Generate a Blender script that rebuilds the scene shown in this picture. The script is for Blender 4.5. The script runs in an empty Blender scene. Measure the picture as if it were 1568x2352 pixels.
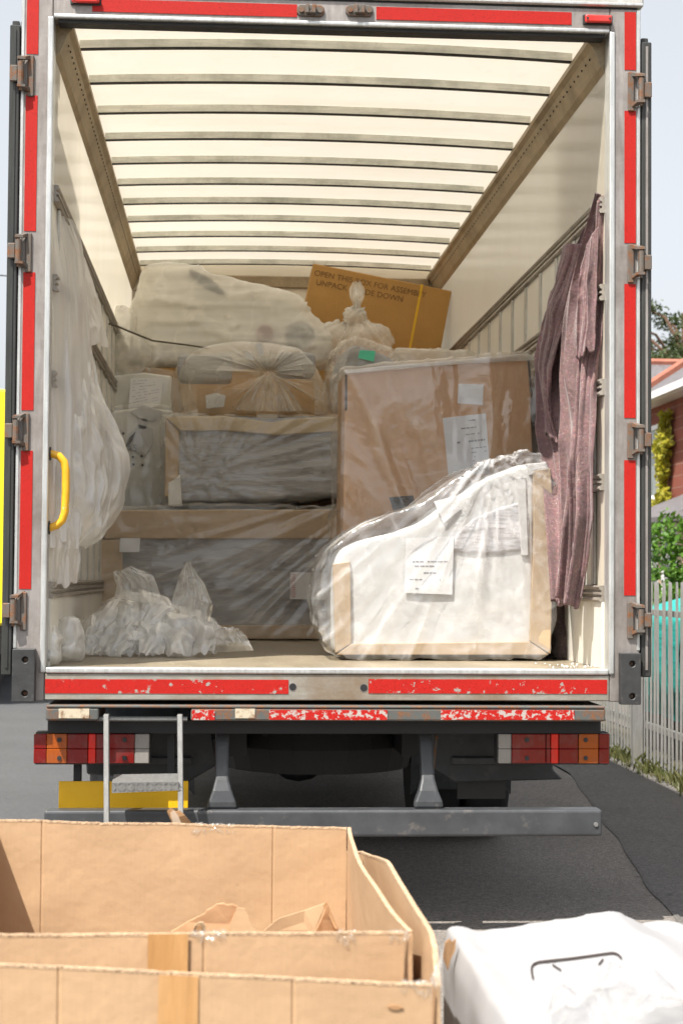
import bpy, bmesh, math, random
import numpy as np
from mathutils import Vector, Matrix, noise
random.seed(7)
rng = np.random.default_rng(7)
S = bpy.context.scene
COL = S.collection
R = math.radians

# ------------------------------------------------------------------ camera
CAM = np.array([-0.4373, -7.2896, 1.5061]); YAW, PIT, ROL, FPX = .06585, .03693, .00695, 4008.0
_fw = np.array([math.sin(YAW)*math.cos(PIT), math.cos(YAW)*math.cos(PIT), math.sin(PIT)])
_r0 = np.array([math.cos(YAW), -math.sin(YAW), 0.0]); _u0 = np.cross(_r0, _fw)
_r = _r0*math.cos(ROL)+_u0*math.sin(ROL); _u = -_r0*math.sin(ROL)+_u0*math.cos(ROL)
def at(x, y, Y):
    """survey helper: a point of the photograph (1568 px wide) taken to the vertical plane y = Y"""
    d = _fw+_r*(x-784)/FPX-_u*(y-1176)/FPX
    return CAM+d*((Y-CAM[1])/d[1])
def xz(x, y, Y):
    p = at(x, y, Y); return (float(p[0]), float(p[2]))
cd = bpy.data.cameras.new('camera'); cam = bpy.data.objects.new('camera', cd); COL.objects.link(cam)
cam.matrix_world = Matrix(((_r[0], _u[0], -_fw[0], CAM[0]), (_r[1], _u[1], -_fw[1], CAM[1]), (_r[2], _u[2], -_fw[2], CAM[2]), (0, 0, 0, 1)))
cd.sensor_fit = 'HORIZONTAL'; cd.sensor_width = 36; cd.lens = 36*FPX/1568
cd.clip_start = .05; cd.clip_end = 3000
cd.dof.use_dof = True; cd.dof.focus_distance = 6.5; cd.dof.aperture_fstop = 11
S.camera = cam

# ------------------------------------------------------------------ sky, sun, exposure
SUN = Vector((.38, .45, -1)).normalized()
EL = math.asin(-SUN.z); AZ = math.atan2(-SUN.x, -SUN.y)
wd = bpy.data.worlds.new('World'); S.world = wd; wd.use_nodes = True
wn = wd.node_tree.nodes; wl = wd.node_tree.links; wn.clear()
sky = wn.new('ShaderNodeTexSky'); sky.sky_type = 'NISHITA'; sky.sun_disc = False
sky.sun_elevation = EL; sky.sun_rotation = AZ; sky.dust_density = 4.0; sky.air_density = 1.0; sky.ozone_density = 1.0
hs = wn.new('ShaderNodeHueSaturation'); hs.inputs['Saturation'].default_value = .30; hs.inputs['Value'].default_value = .72
bg = wn.new('ShaderNodeBackground'); bg.inputs['Strength'].default_value = .15
wo = wn.new('ShaderNodeOutputWorld')
# thin, even veil of high cloud over the whole sky
wt = wn.new('ShaderNodeTexCoord'); wnz = wn.new('ShaderNodeTexNoise'); wnz.inputs['Scale'].default_value = 2.2; wnz.inputs['Detail'].default_value = 6
wmr = wn.new('ShaderNodeMapRange'); wmr.inputs['From Min'].default_value = .3; wmr.inputs['From Max'].default_value = .7; wmr.inputs['To Min'].default_value = .35; wmr.inputs['To Max'].default_value = .55
wmx = wn.new('ShaderNodeMix'); wmx.data_type = 'RGBA'; wmx.inputs[7].default_value = (2.1, 2.18, 2.28, 1)
wl.new(wt.outputs['Generated'], wnz.inputs['Vector']); wl.new(wnz.outputs[0], wmr.inputs['Value']); wl.new(wmr.outputs[0], wmx.inputs[0])
wl.new(sky.outputs[0], hs.inputs['Color']); wl.new(hs.outputs[0], wmx.inputs[6]); wl.new(wmx.outputs[2], bg.inputs[0]); wl.new(bg.outputs[0], wo.inputs[0])
sd = bpy.data.lights.new('sun', 'SUN'); sd.energy = 3.5; sd.angle = R(.55); sd.color = (1, .95, .87)
sun = bpy.data.objects.new('sun', sd); COL.objects.link(sun)
sun.rotation_euler = SUN.to_track_quat('-Z', 'Y').to_euler(); sun.location = (-6, -8, 14)
S.view_settings.view_transform = 'Standard'; S.view_settings.look = 'None'; S.view_settings.exposure = 1.28; S.view_settings.gamma = 1
S.view_settings.use_curve_mapping = False
S.render.engine = 'CYCLES'
S.cycles.use_denoising = True; S.cycles.max_bounces = 9; S.cycles.diffuse_bounces = 5; S.cycles.glossy_bounces = 2; S.cycles.transparent_max_bounces = 16; S.cycles.use_adaptive_sampling = True; S.cycles.adaptive_threshold = .025
S.cycles.sample_clamp_indirect = 8; S.cycles.caustics_reflective = False; S.cycles.caustics_refractive = False

# ------------------------------------------------------------------ noise in numpy
def vnoise(P, seed=0):
    P = np.asarray(P, float); I = np.floor(P).astype(np.int64); F = P-I; F = F*F*F*(F*(F*6-15)+10)
    def h(i, j, k):
        n = (i*374761393+j*668265263+k*2147483647+seed*1274126177) & 0x7fffffff
        n = ((n ^ (n >> 13))*1274126177) & 0x7fffffff
        n = ((n ^ (n >> 15))*668265263) & 0x7fffffff
        return ((n ^ (n >> 16)) & 0xffffff)/float(0xffffff)
    o = 0
    for a in (0, 1):
        for b in (0, 1):
            for c in (0, 1):
                w = (F[:, 0] if a else 1-F[:, 0])*(F[:, 1] if b else 1-F[:, 1])*(F[:, 2] if c else 1-F[:, 2])
                o = o+w*h(I[:, 0]+a, I[:, 1]+b, I[:, 2]+c)
    return o
def fbm(P, octv=3, seed=0):
    o = 0; a = .5; P = np.asarray(P, float)
    for k in range(octv): o = o+a*vnoise(P*(2**k)+17.3*k, seed+k); a *= .5
    return o/(1-.5**octv)
def ridge(P, octv=3, seed=0):
    o = 0; a = .5; P = np.asarray(P, float)
    for k in range(octv): o = o+a*(1-np.abs(2*vnoise(P*(2**k)+31.7*k, seed+k)-1))**2; a *= .5
    return o/(1-.5**octv)
def facets(P, n, freq, seed):
    """sum of triangle waves in random directions: sharp creases with flat pieces between them"""
    g = np.random.default_rng(seed); o = np.zeros(len(P))
    W = np.stack([fbm(P*1.7+5*k, 2, seed+k) for k in range(3)], 1)*1.2
    for i in range(n):
        d = g.normal(size=3); d /= np.linalg.norm(d); f = freq*g.uniform(.5, 1.6)
        t = (P+W*.35)@d*f+g.uniform(0, 9)
        o += np.abs(t-np.floor(t)-.5)*2/(f/freq)
    return o/n-.5

# ------------------------------------------------------------------ meshes
class MB:
    def __init__(s): s.v = []; s.f = []
    def add(s, vs, fs):
        o = len(s.v); s.v += [tuple(map(float, p)) for p in vs]; s.f += [tuple(i+o for i in f) for f in fs]; return s
    def box(s, x0, x1, y0, y1, z0, z1):
        return s.add([(x, y, z) for z in (z0, z1) for y in (y0, y1) for x in (x0, x1)],
                     [(0, 2, 3, 1), (4, 5, 7, 6), (0, 1, 5, 4), (2, 6, 7, 3), (0, 4, 6, 2), (1, 3, 7, 5)])
    def obox(s, c, size, rot):
        m = rot if isinstance(rot, Matrix) else Matrix.Rotation(rot, 3, 'Z')
        o = len(s.v); s.box(-size[0]/2, size[0]/2, -size[1]/2, size[1]/2, -size[2]/2, size[2]/2)
        for i in range(o, len(s.v)): s.v[i] = tuple(m @ Vector(s.v[i])+Vector(c))
        return s
    def prism(s, poly, y0, y1):
        """poly: (x,z) list, extruded along y"""
        a = sum(poly[i][0]*poly[(i+1) % len(poly)][1]-poly[(i+1) % len(poly)][0]*poly[i][1] for i in range(len(poly)))
        if a < 0: poly = poly[::-1]
        n = len(poly); vs = [(p[0], y0, p[1]) for p in poly]+[(p[0], y1, p[1]) for p in poly]
        return s.add(vs, [tuple(range(n)), tuple(range(2*n-1, n-1, -1))]+[(i, n+i, n+(i+1) % n, (i+1) % n) for i in range(n)])
    def tube(s, path, r, n=10, cap=True):
        path = [Vector(p) for p in path]; rs = r if isinstance(r, (list, tuple)) else [r]*len(path)
        up = None; o = len(s.v); vs = []; fs = []
        for i, p in enumerate(path):
            t = (path[min(i+1, len(path)-1)]-path[max(i-1, 0)]).normalized()
            if up is None: up = t.orthogonal().normalized()
            up = (up-t*up.dot(t)).normalized(); w = t.cross(up)
            for k in range(n):
                a = 2*math.pi*k/n; vs.append(p+(up*math.cos(a)+w*math.sin(a))*rs[i])
        for i in range(len(path)-1):
            for k in range(n): fs.append((i*n+k, i*n+(k+1) % n, (i+1)*n+(k+1) % n, (i+1)*n+k))
        if cap: fs += [tuple(range(n-1, -1, -1)), tuple((len(path)-1)*n+k for k in range(n))]
        return s.add(vs, fs)
    def grid(s, pts, nu, nv):
        return s.add(pts, [(i*nv+j, (i+1)*nv+j, (i+1)*nv+j+1, i*nv+j+1) for i in range(nu-1) for j in range(nv-1)])
    def lathe(s, prof, c, n=24, axis='x'):
        vs = []; fs = []
        for (r_, h) in prof:
            for k in range(n):
                a = 2*math.pi*k/n; q = (h, r_*math.cos(a), r_*math.sin(a)) if axis == 'x' else ((r_*math.cos(a), r_*math.sin(a), h) if axis == 'z' else (r_*math.cos(a), h, r_*math.sin(a)))
                vs.append((q[0]+c[0], q[1]+c[1], q[2]+c[2]))
        for i in range(len(prof)-1):
            for k in range(n): fs.append((i*n+k, i*n+(k+1) % n, (i+1)*n+(k+1) % n, (i+1)*n+k))
        fs.append(tuple(range(n))); fs.append(tuple((len(prof)-1)*n+k for k in range(n)))
        return s.add(vs, fs)

def rootloc(p):
    while p.parent: p = p.parent
    return np.array(p.location)
def tag(o, label=None, cat=None, group=None, kind=None):
    if label: o['label'] = label
    if cat: o['category'] = cat
    if group: o['group'] = group
    if kind: o['kind'] = kind
    return o
def thing(name, loc, label, cat, group=None):
    o = bpy.data.objects.new(name, None); COL.objects.link(o); o.location = loc; o.empty_display_size = .2
    return tag(o, label, cat, group)
def mesh_obj(name, v, f, mat, parent=None, bevel=0, smooth=False, seg=1, dens=None, origin=None):
    v = np.asarray(v, float).reshape(-1, 3)
    L = rootloc(parent) if parent else (np.array(origin) if origin is not None else np.zeros(3))
    me = bpy.data.meshes.new(name); me.from_pydata((v-L).tolist(), [], [tuple(q) for q in f])
    bm = bmesh.new(); bm.from_mesh(me)
    bmesh.ops.recalc_face_normals(bm, faces=bm.faces)
    if bevel:
        es = [e for e in bm.edges if len(e.link_faces) == 2 and e.calc_face_angle(0) > .5]
        bmesh.ops.bevel(bm, geom=es, offset=bevel, segments=seg, profile=.5, affect='EDGES', clamp_overlap=True)
    bm.to_mesh(me); bm.free()
    if dens is not None:
        a = me.attributes.new('dens', 'FLOAT', 'POINT'); a.data.foreach_set('value', np.asarray(dens, np.float32))
    if smooth: me.polygons.foreach_set('use_smooth', [True]*len(me.polygons))
    me.materials.append(mat)
    o = bpy.data.objects.new(name, me); COL.objects.link(o)
    if parent: o.parent = parent
    else: o.location = L
    return o
def B(name, mb, mat, parent=None, **k): return mesh_obj(name, mb.v, mb.f, mat, parent, **k)
def copy_tree(o, loc, parent=None):
    c = o.copy(); COL.objects.link(c); c.parent = parent
    if parent is None: c.location = loc
    for ch in list(o.children): copy_tree(ch, None, c)
    return c
def evaluated(mb, mods):
    me = bpy.data.meshes.new('t'); me.from_pydata(mb.v, [], mb.f)
    bm = bmesh.new(); bm.from_mesh(me); bmesh.ops.recalc_face_normals(bm, faces=bm.faces); bm.to_mesh(me); bm.free()
    o = bpy.data.objects.new('t', me); COL.objects.link(o)
    for (t, kw) in mods:
        m = o.modifiers.new('m', t)
        for k, v in kw.items(): setattr(m, k, v)
    dg = bpy.context.evaluated_depsgraph_get(); dg.update(); ev = o.evaluated_get(dg); m2 = ev.to_mesh()
    v = np.empty(len(m2.vertices)*3); m2.vertices.foreach_get('co', v); v = v.reshape(-1, 3).copy()
    n = np.empty(len(m2.vertices)*3, np.float32); m2.vertex_normals.foreach_get('vector', n); n = n.reshape(-1, 3).astype(float).copy()
    f = [tuple(p.vertices) for p in m2.polygons]
    ev.to_mesh_clear(); bpy.data.objects.remove(o); bpy.data.meshes.remove(me)
    return v, n, f
def solid(mb, voxel, sm=3):
    return evaluated(mb, [('REMESH', dict(mode='VOXEL', voxel_size=voxel)), ('SMOOTH', dict(iterations=sm, factor=.5))])
def cut_holes(mb, cutters, name, mat, parent, bevel=0):
    me = bpy.data.meshes.new('t'); me.from_pydata(mb.v, [], mb.f); o = bpy.data.objects.new('t', me); COL.objects.link(o)
    me2 = bpy.data.meshes.new('c'); me2.from_pydata(cutters.v, [], cutters.f); o2 = bpy.data.objects.new('c', me2); COL.objects.link(o2)
    for m_ in (me, me2):
        bm = bmesh.new(); bm.from_mesh(m_); bmesh.ops.recalc_face_normals(bm, faces=bm.faces); bm.to_mesh(m_); bm.free()
    m = o.modifiers.new('b', 'BOOLEAN'); m.object = o2; m.operation = 'DIFFERENCE'; m.solver = 'EXACT'
    dg = bpy.context.evaluated_depsgraph_get(); dg.update(); ev = o.evaluated_get(dg); m2 = ev.to_mesh()
    v = [tuple(q.co) for q in m2.vertices]; f = [tuple(p.vertices) for p in m2.polygons]; ev.to_mesh_clear()
    bpy.data.objects.remove(o); bpy.data.objects.remove(o2)
    return mesh_obj(name, v, f, mat, parent, bevel=bevel)

# ------------------------------------------------------------------ materials
class N:
    def __init__(s, name):
        s.m = bpy.data.materials.new(name); s.m.use_nodes = True; s.t = s.m.node_tree; s.t.nodes.clear()
        s.out = s.n('ShaderNodeOutputMaterial'); s.tc = s.n('ShaderNodeTexCoord')
    def n(s, t, **kw):
        o = s.t.nodes.new(t)
        for k, v in kw.items():
            if k in o.inputs and not hasattr(o, k): s.set(o, k, v)
            else: setattr(o, k, v)
        return o
    def set(s, o, k, v):
        if hasattr(v, 'is_output'): s.t.links.new(v, o.inputs[k])
        else: o.inputs[k].default_value = v
    def map(s, scale=(1, 1, 1), rot=(0, 0, 0), loc=(0, 0, 0), src='Object'):
        o = s.n('ShaderNodeMapping'); s.t.links.new(s.tc.outputs[src], o.inputs[0])
        o.inputs['Scale'].default_value = scale; o.inputs['Rotation'].default_value = rot; o.inputs['Location'].default_value = loc
        return o.outputs[0]
    def noise(s, scale, detail=4, rough=.55, vec=None, typ='FBM', dist=0):
        o = s.n('ShaderNodeTexNoise'); o.noise_type = typ
        s.set(o, 'Scale', scale); s.set(o, 'Detail', detail); s.set(o, 'Roughness', rough); s.set(o, 'Distortion', dist)
        s.t.links.new(vec or s.map(), o.inputs['Vector']); return o.outputs[0]
    def vor(s, scale, vec=None, feat='F1', out=0, rand=1):
        o = s.n('ShaderNodeTexVoronoi'); o.feature = feat; s.set(o, 'Scale', scale); s.set(o, 'Randomness', rand)
        s.t.links.new(vec or s.map(), o.inputs['Vector']); return o.outputs[out]
    def ramp(s, fac, a, b, ca=0., cb=1.):
        o = s.n('ShaderNodeMapRange'); s.set(o, 'Value', fac)
        for k, v in (('From Min', a), ('From Max', b), ('To Min', ca), ('To Max', cb)): s.set(o, k, v)
        return o.outputs[0]
    def mix(s, fac, a, b, mode='MIX'):
        o = s.n('ShaderNodeMix'); o.data_type = 'RGBA'; o.blend_type = mode
        for i, v in ((0, fac), (6, a), (7, b)):
            if hasattr(v, 'is_output'): s.t.links.new(v, o.inputs[i])
            else: o.inputs[i].default_value = (tuple(v)+(1,))[:4] if isinstance(v, (tuple, list)) else v
        return o.outputs[2]
    def math(s, op, a, b=0.):
        o = s.n('ShaderNodeMath'); o.operation = op; o.use_clamp = False
        for i, v in ((0, a), (1, b)):
            if hasattr(v, 'is_output'): s.t.links.new(v, o.inputs[i])
            else: o.inputs[i].default_value = v
        return o.outputs[0]
    def bump(s, h, st=.3, dist=.01, nrm=None):
        o = s.n('ShaderNodeBump'); s.set(o, 'Strength', st); s.set(o, 'Distance', dist); s.set(o, 'Height', h)
        if nrm: s.set(o, 'Normal', nrm)
        return o.outputs[0]
    def attr(s, name):
        o = s.n('ShaderNodeAttribute'); o.attribute_name = name; return o.outputs['Fac']
    def pr(s, col, rough=.5, metal=0., nrm=None, spec=.5, coat=0., coatr=.1, **kw):
        o = s.n('ShaderNodeBsdfPrincipled')
        if hasattr(col, 'is_output'): s.t.links.new(col, o.inputs['Base Color'])
        else: o.inputs['Base Color'].default_value = tuple(col)+(1,)
        s.set(o, 'Roughness', rough); s.set(o, 'Metallic', metal); s.set(o, 'Specular IOR Level', spec)
        s.set(o, 'Coat Weight', coat); s.set(o, 'Coat Roughness', coatr)
        if nrm: s.set(o, 'Normal', nrm)
        for k, v in kw.items(): s.set(o, k, v)
        return o.outputs[0]
    def end(s, sh): s.t.links.new(sh, s.out.inputs[0]); return s.m

def plain(name, col, rough=.5, metal=0., var=.15, sc=6, bump=.0, bsc=40, coat=0., spec=.5, dirt=None):
    k = N(name); n = k.noise(sc, 5, .6)
    c = k.mix(k.ramp(n, .3, .7), tuple(x*(1-var) for x in col), tuple(min(1, x*(1+var)) for x in col))
    if dirt: c = k.mix(k.ramp(k.noise(dirt[1], 6, .65), dirt[2], dirt[3]), c, dirt[0])
    nr = k.bump(k.noise(bsc, 3), bump, .01) if bump else None
    return k.end(k.pr(c, k.ramp(n, 0, 1, rough*.8, rough*1.2), metal, nr, spec, coat))

MT = {}
def metal_body(name, base, streak=(6, 6, .8), dirt=(.13, .10, .08), metal=.35, rough=.45, lo=.45, hi=.75):
    k = N(name)
    a = k.noise(9, 6, .65, k.map(streak)); b = k.noise(3.1, 6, .7); g = k.noise(140, 2, .5)
    c = k.mix(k.ramp(a, .3, .75), tuple(x*.8 for x in base), tuple(min(1, x*1.18) for x in base))
    c = k.mix(k.ramp(b, lo, hi, 0, .75), c, dirt)
    c = k.mix(k.ramp(g, .55, .8, 0, .25), c, tuple(x*.5 for x in base))
    return k.end(k.pr(c, k.ramp(a, .2, .8, rough*.8, rough*1.3), metal, k.bump(g, .08, .004)))
MT['post'] = metal_body('grimy_aluminium', (.34, .315, .30), lo=.40, hi=.72)
MT['lip'] = metal_body('bright_aluminium', (.62, .63, .62), dirt=(.3, .28, .26), metal=.6, rough=.32, lo=.55, hi=.9)
MT['sill'] = metal_body('worn_sill_metal', (.36, .35, .31), (1, 6, 6), (.22, .14, .075), .35, .45, .40, .66)
MT['rail'] = metal_body('lashing_rail_metal', (.42, .38, .33), (6, .6, 6), (.2, .16, .11), .4, .45)
MT['cant'] = metal_body('cant_rail_metal', (.42, .33, .21), (6, .6, 6), (.16, .11, .06), .15, .5)
MT['bow'] = metal_body('galvanised_bow', (.80, .80, .72), (.6, 6, 6), (.25, .25, .2), .25, .45)
MT['galv'] = metal_body('galvanised_steel', (.23, .23, .225), (8, 8, 1), (.16, .15, .13), .4, .5)
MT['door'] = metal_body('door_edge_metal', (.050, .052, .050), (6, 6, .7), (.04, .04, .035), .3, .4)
MT['fence'] = metal_body('fence_galvanised', (.28, .28, .275), (8, 8, 1), (.28, .26, .22), .25, .5)
def rusty(name, steel, amt):
    k = N(name); a = k.noise(28, 7, .7); b = k.noise(160, 3, .6)
    c = k.mix(k.ramp(a, amt, amt+.15), steel, k.mix(k.ramp(b, .3, .7), (.13, .052, .025), (.25, .12, .055)))
    return k.end(k.pr(c, .7, .2, k.bump(a, .3, .003)))
MT['hinge'] = rusty('rusty_hinge', (.13, .115, .10), .46)
MT['platform'] = rusty('rusty_platform', (.10, .105, .10), .47)
MT['platform_paint'] = rusty('flaked_cream_paint', (.55, .48, .36), .50)
MT['black'] = plain('black_rubber', (.02, .02, .02), .55, var=.3)
MT['buffer'] = plain('black_buffer', (.035, .036, .037), .5, var=.25, sc=20, bump=.15, dirt=((.12, .11, .1), 25, .6, .8))
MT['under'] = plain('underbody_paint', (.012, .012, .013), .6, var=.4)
MT['guard'] = plain('mudguard_plastic', (.035, .038, .042), .45, var=.3, sc=12, dirt=((.10, .09, .08), 9, .55, .9))
MT['bar'] = plain('grey_underrun_paint', (.050, .053, .058), .42, var=.2, sc=10, bump=.06, dirt=((.17, .15, .13), 14, .6, .85))
MT['yellow_plate'] = plain('number_plate_yellow', (.85, .48, .01), .4, var=.05, sc=8)
MT['yellow_paint'] = plain('handle_yellow', (.80, .42, .02), .35, var=.1, sc=40, dirt=((.8, .74, .62), 22, .62, .66))
MT['yellow_body'] = plain('yellow_bodywork', (.85, .70, .02), .3, var=.03)
MT['panel'] = plain('wall_panel', (.80, .77, .69), .4, var=.06, sc=3, dirt=((.40, .31, .2), 5, .66, .85))
MT['batten'] = metal_body('batten_aluminium', (.60, .59, .55), (8, 8, .6), (.28, .25, .2), .4, .4)
def wall_grp():
    k = N('cream_fibreglass'); a = k.noise(2.2, 5, .6); b = k.noise(1.2, 6, .7, k.map((1, 1, .35)))
    c = k.mix(k.ramp(a, .3, .7), (.76, .70, .55), (.84, .78, .64)); c = k.mix(k.ramp(b, .6, .85, 0, .45), c, (.42, .32, .18))
    c = k.mix(k.ramp(k.noise(26, 6, .7), .70, .76, 0, .7), c, (.35, .25, .13))
    return k.end(k.pr(c, .30, 0, k.bump(k.noise(3, 3), .12, .02), .6, .35, .18))
MT['wall'] = wall_grp()
MT['wall_pale'] = plain('pale_bulkhead', (.85, .80, .68), .4, var=.05, sc=2)
def roof_grp():
    k = N('translucent_roof'); a = k.noise(1.4, 6, .65, k.map((1, .5, 1))); b = k.noise(9, 6, .7)
    c = k.mix(k.ramp(a, .3, .75), (.93, .87, .75), (.96, .91, .81)); c = k.mix(k.ramp(b, .58, .82, 0, .35), c, (.70, .60, .42)); c = k.mix(k.ramp(k.noise(1.1, 6, .7, k.map((.3, 1.6, 1))), .5, .8, 0, .4), c, (.74, .66, .50))
    tr = k.n('ShaderNodeBsdfTranslucent'); k.set(tr, 'Color', c)
    di = k.pr(c, .4, 0, None, .4)
    mx = k.n('ShaderNodeMixShader'); k.set(mx, 0, .25); k.t.links.new(di, mx.inputs[1]); k.t.links.new(tr.outputs[0], mx.inputs[2])
    return k.end(mx.outputs[0])
MT['roof'] = roof_grp()
def wall_skin():
    k = N('translucent_wall'); a = k.noise(2.2, 5, .6); b = k.noise(1.2, 6, .7, k.map((1, 1, .35)))
    c = k.mix(k.ramp(a, .3, .7), (.90, .82, .66), (.94, .87, .73)); c = k.mix(k.ramp(b, .6, .85, 0, .35), c, (.50, .40, .26))
    c = k.mix(k.ramp(k.noise(26, 6, .7), .71, .76, 0, .6), c, (.40, .30, .16))
    tr = k.n('ShaderNodeBsdfTranslucent'); k.set(tr, 'Color', c); mx = k.n('ShaderNodeMixShader'); k.set(mx, 0, .42)
    k.t.links.new(k.pr(c, .28, 0, k.bump(k.noise(3, 3), .10, .02), .6, .4, .15), mx.inputs[1]); k.t.links.new(tr.outputs[0], mx.inputs[2]); return k.end(mx.outputs[0])
MT['wall_skin'] = wall_skin()
def floor_ply():
    k = N('truck_floor_ply'); a = k.noise(4, 6, .65, k.map((1, .35, 1))); b = k.noise(60, 4, .6, k.map((1, .05, 1)))
    c = k.mix(k.ramp(a, .25, .75), (.19, .155, .105), (.33, .28, .20)); c = k.mix(k.ramp(b, .55, .75, 0, .4), c, (.42, .38, .3))
    c = k.mix(k.ramp(k.noise(11, 6, .7), .66, .72, 0, .6), c, (.5, .46, .38))
    return k.end(k.pr(c, k.ramp(a, 0, 1, .25, .5), 0, k.bump(b, .08, .003)))
MT['floor'] = floor_ply()
def tape(name, wear, col=(.50, .013, .008), back=(.30, .28, .25), sc=16):
    k = N(name); h = k.vor(150, k.map((1, 1, 1.15)), 'DISTANCE_TO_EDGE'); a = k.noise(sc, 6, .72); g = k.noise(5, 4)
    c = k.mix(k.ramp(h, 0, .12), tuple(x*.5 for x in col), col)
    c = k.mix(k.ramp(g, .3, .8, 0, .5), c, tuple(x*.7 for x in col)); c = k.mix(k.ramp(k.noise(60, 5, .7), .6, .8, 0, .35), c, (.2, .08, .06))
    if wear < 1: c = k.mix(k.ramp(a, wear, wear+.015), c, back)
    return k.end(k.pr(c, .55, 0, k.bump(h, .2, .002), .3))
MT['tape'] = tape('red_reflective_tape', 1)
MT['tape_worn'] = tape('worn_red_tape', .60, sc=22)
MT['tape_bad'] = tape('flaking_red_tape', .53, back=(.42, .38, .35), sc=40)
def lens(name, col, rough=.12):
    k = N(name); w = k.n('ShaderNodeTexWave'); w.wave_type = 'BANDS'; w.bands_direction = 'X'
    k.set(w, 'Scale', 60); k.set(w, 'Distortion', 0); k.t.links.new(k.map(), w.inputs[0])
    c = k.mix(w.outputs[1], tuple(x*.75 for x in col), col); c = k.mix(k.ramp(k.noise(18, 5), .45, .8, 0, .35), c, (.12, .1, .09))
    return k.end(k.pr(c, rough, 0, k.bump(w.outputs[1], .3, .002), .5, .6, .08))
MT['lens_red'] = lens('lens_red', (.20, .006, .005)); MT['lens_bright'] = lens('lens_bright_red', (.75, .02, .01))
MT['lens_amber'] = lens('lens_amber', (.40, .085, .008)); MT['lens_clear'] = lens('lens_clear', (.30, .28, .26))
def cardboard(name, col, fl=1.0, spots=True):
    k = N(name); f = k.noise(260, 2, .5, k.map((1, 1, .06))); a = k.noise(2.3, 5, .6); b = k.noise(90, 3, .6); s = k.noise(420, 2, .5)
    c = k.mix(k.ramp(a, .3, .7), tuple(x*.90 for x in col), tuple(x*1.07 for x in col))
    c = k.mix(k.ramp(f, .35, .65, 0, .12*fl), c, tuple(x*.80 for x in col)); c = k.mix(k.ramp(b, .58, .8, 0, .25), c, tuple(x*.7 for x in col))
    w = k.n('ShaderNodeTexWave'); w.wave_type = 'BANDS'; w.bands_direction = 'X'; k.set(w, 'Scale', 28.); k.set(w, 'Distortion', 1.2); k.set(w, 'Detail', 2.); k.t.links.new(k.map((1, .7, .02)), w.inputs[0])
    c = k.mix(k.ramp(w.outputs[1], .6, 1, 0, .05*fl), c, tuple(x*.78 for x in col))
    if spots: c = k.mix(k.ramp(k.noise(33, 5, .6), .70, .76, 0, .45), c, tuple(x*.5 for x in col))
    h = k.math('ADD', k.math('MULTIPLY', w.outputs[1], .12), s)
    return k.end(k.pr(c, .72, 0, k.bump(h, .14, .003, k.bump(k.noise(5, 4), .3, .03, k.bump(k.noise(2.6, 3, .5, k.map((1, 1, 2.2)), 'RIDGED_MULTIFRACTAL', .4), .12, .02))), .25))
MT['card'] = cardboard('carton_cardboard', (.475, .315, .185))
MT['card_pink'] = cardboard('smooth_pinkish_cardboard', (.62, .37, .205), .4)
MT['card_brown'] = cardboard('brown_printed_cardboard', (.48, .27, .085), .5)
MT['card_strip'] = cardboard('edge_protector_cardboard', (.54, .40, .26), .8)
MT['card_pale'] = cardboard('pale_edge_cardboard', (.58, .46, .30), .8)
MT['kraft'] = cardboard('torn_kraft', (.38, .22, .11), .3)
MT['card_edge'] = plain('cardboard_raw_edge', (.50, .345, .215), .8, var=.3, sc=90, bump=.5, bsc=200)
def packtape():
    k = N('brown_packing_tape'); a = k.noise(6, 5, .6, k.map((6, 6, .5)))
    c = k.mix(k.ramp(a, .3, .7), (.42, .225, .085), (.55, .32, .14))
    return k.end(k.pr(c, .25, 0, k.bump(k.noise(8, 6, .6, k.map((5, 5, .7))), .4, .01), .5, .3))
MT['packtape'] = packtape()
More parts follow.
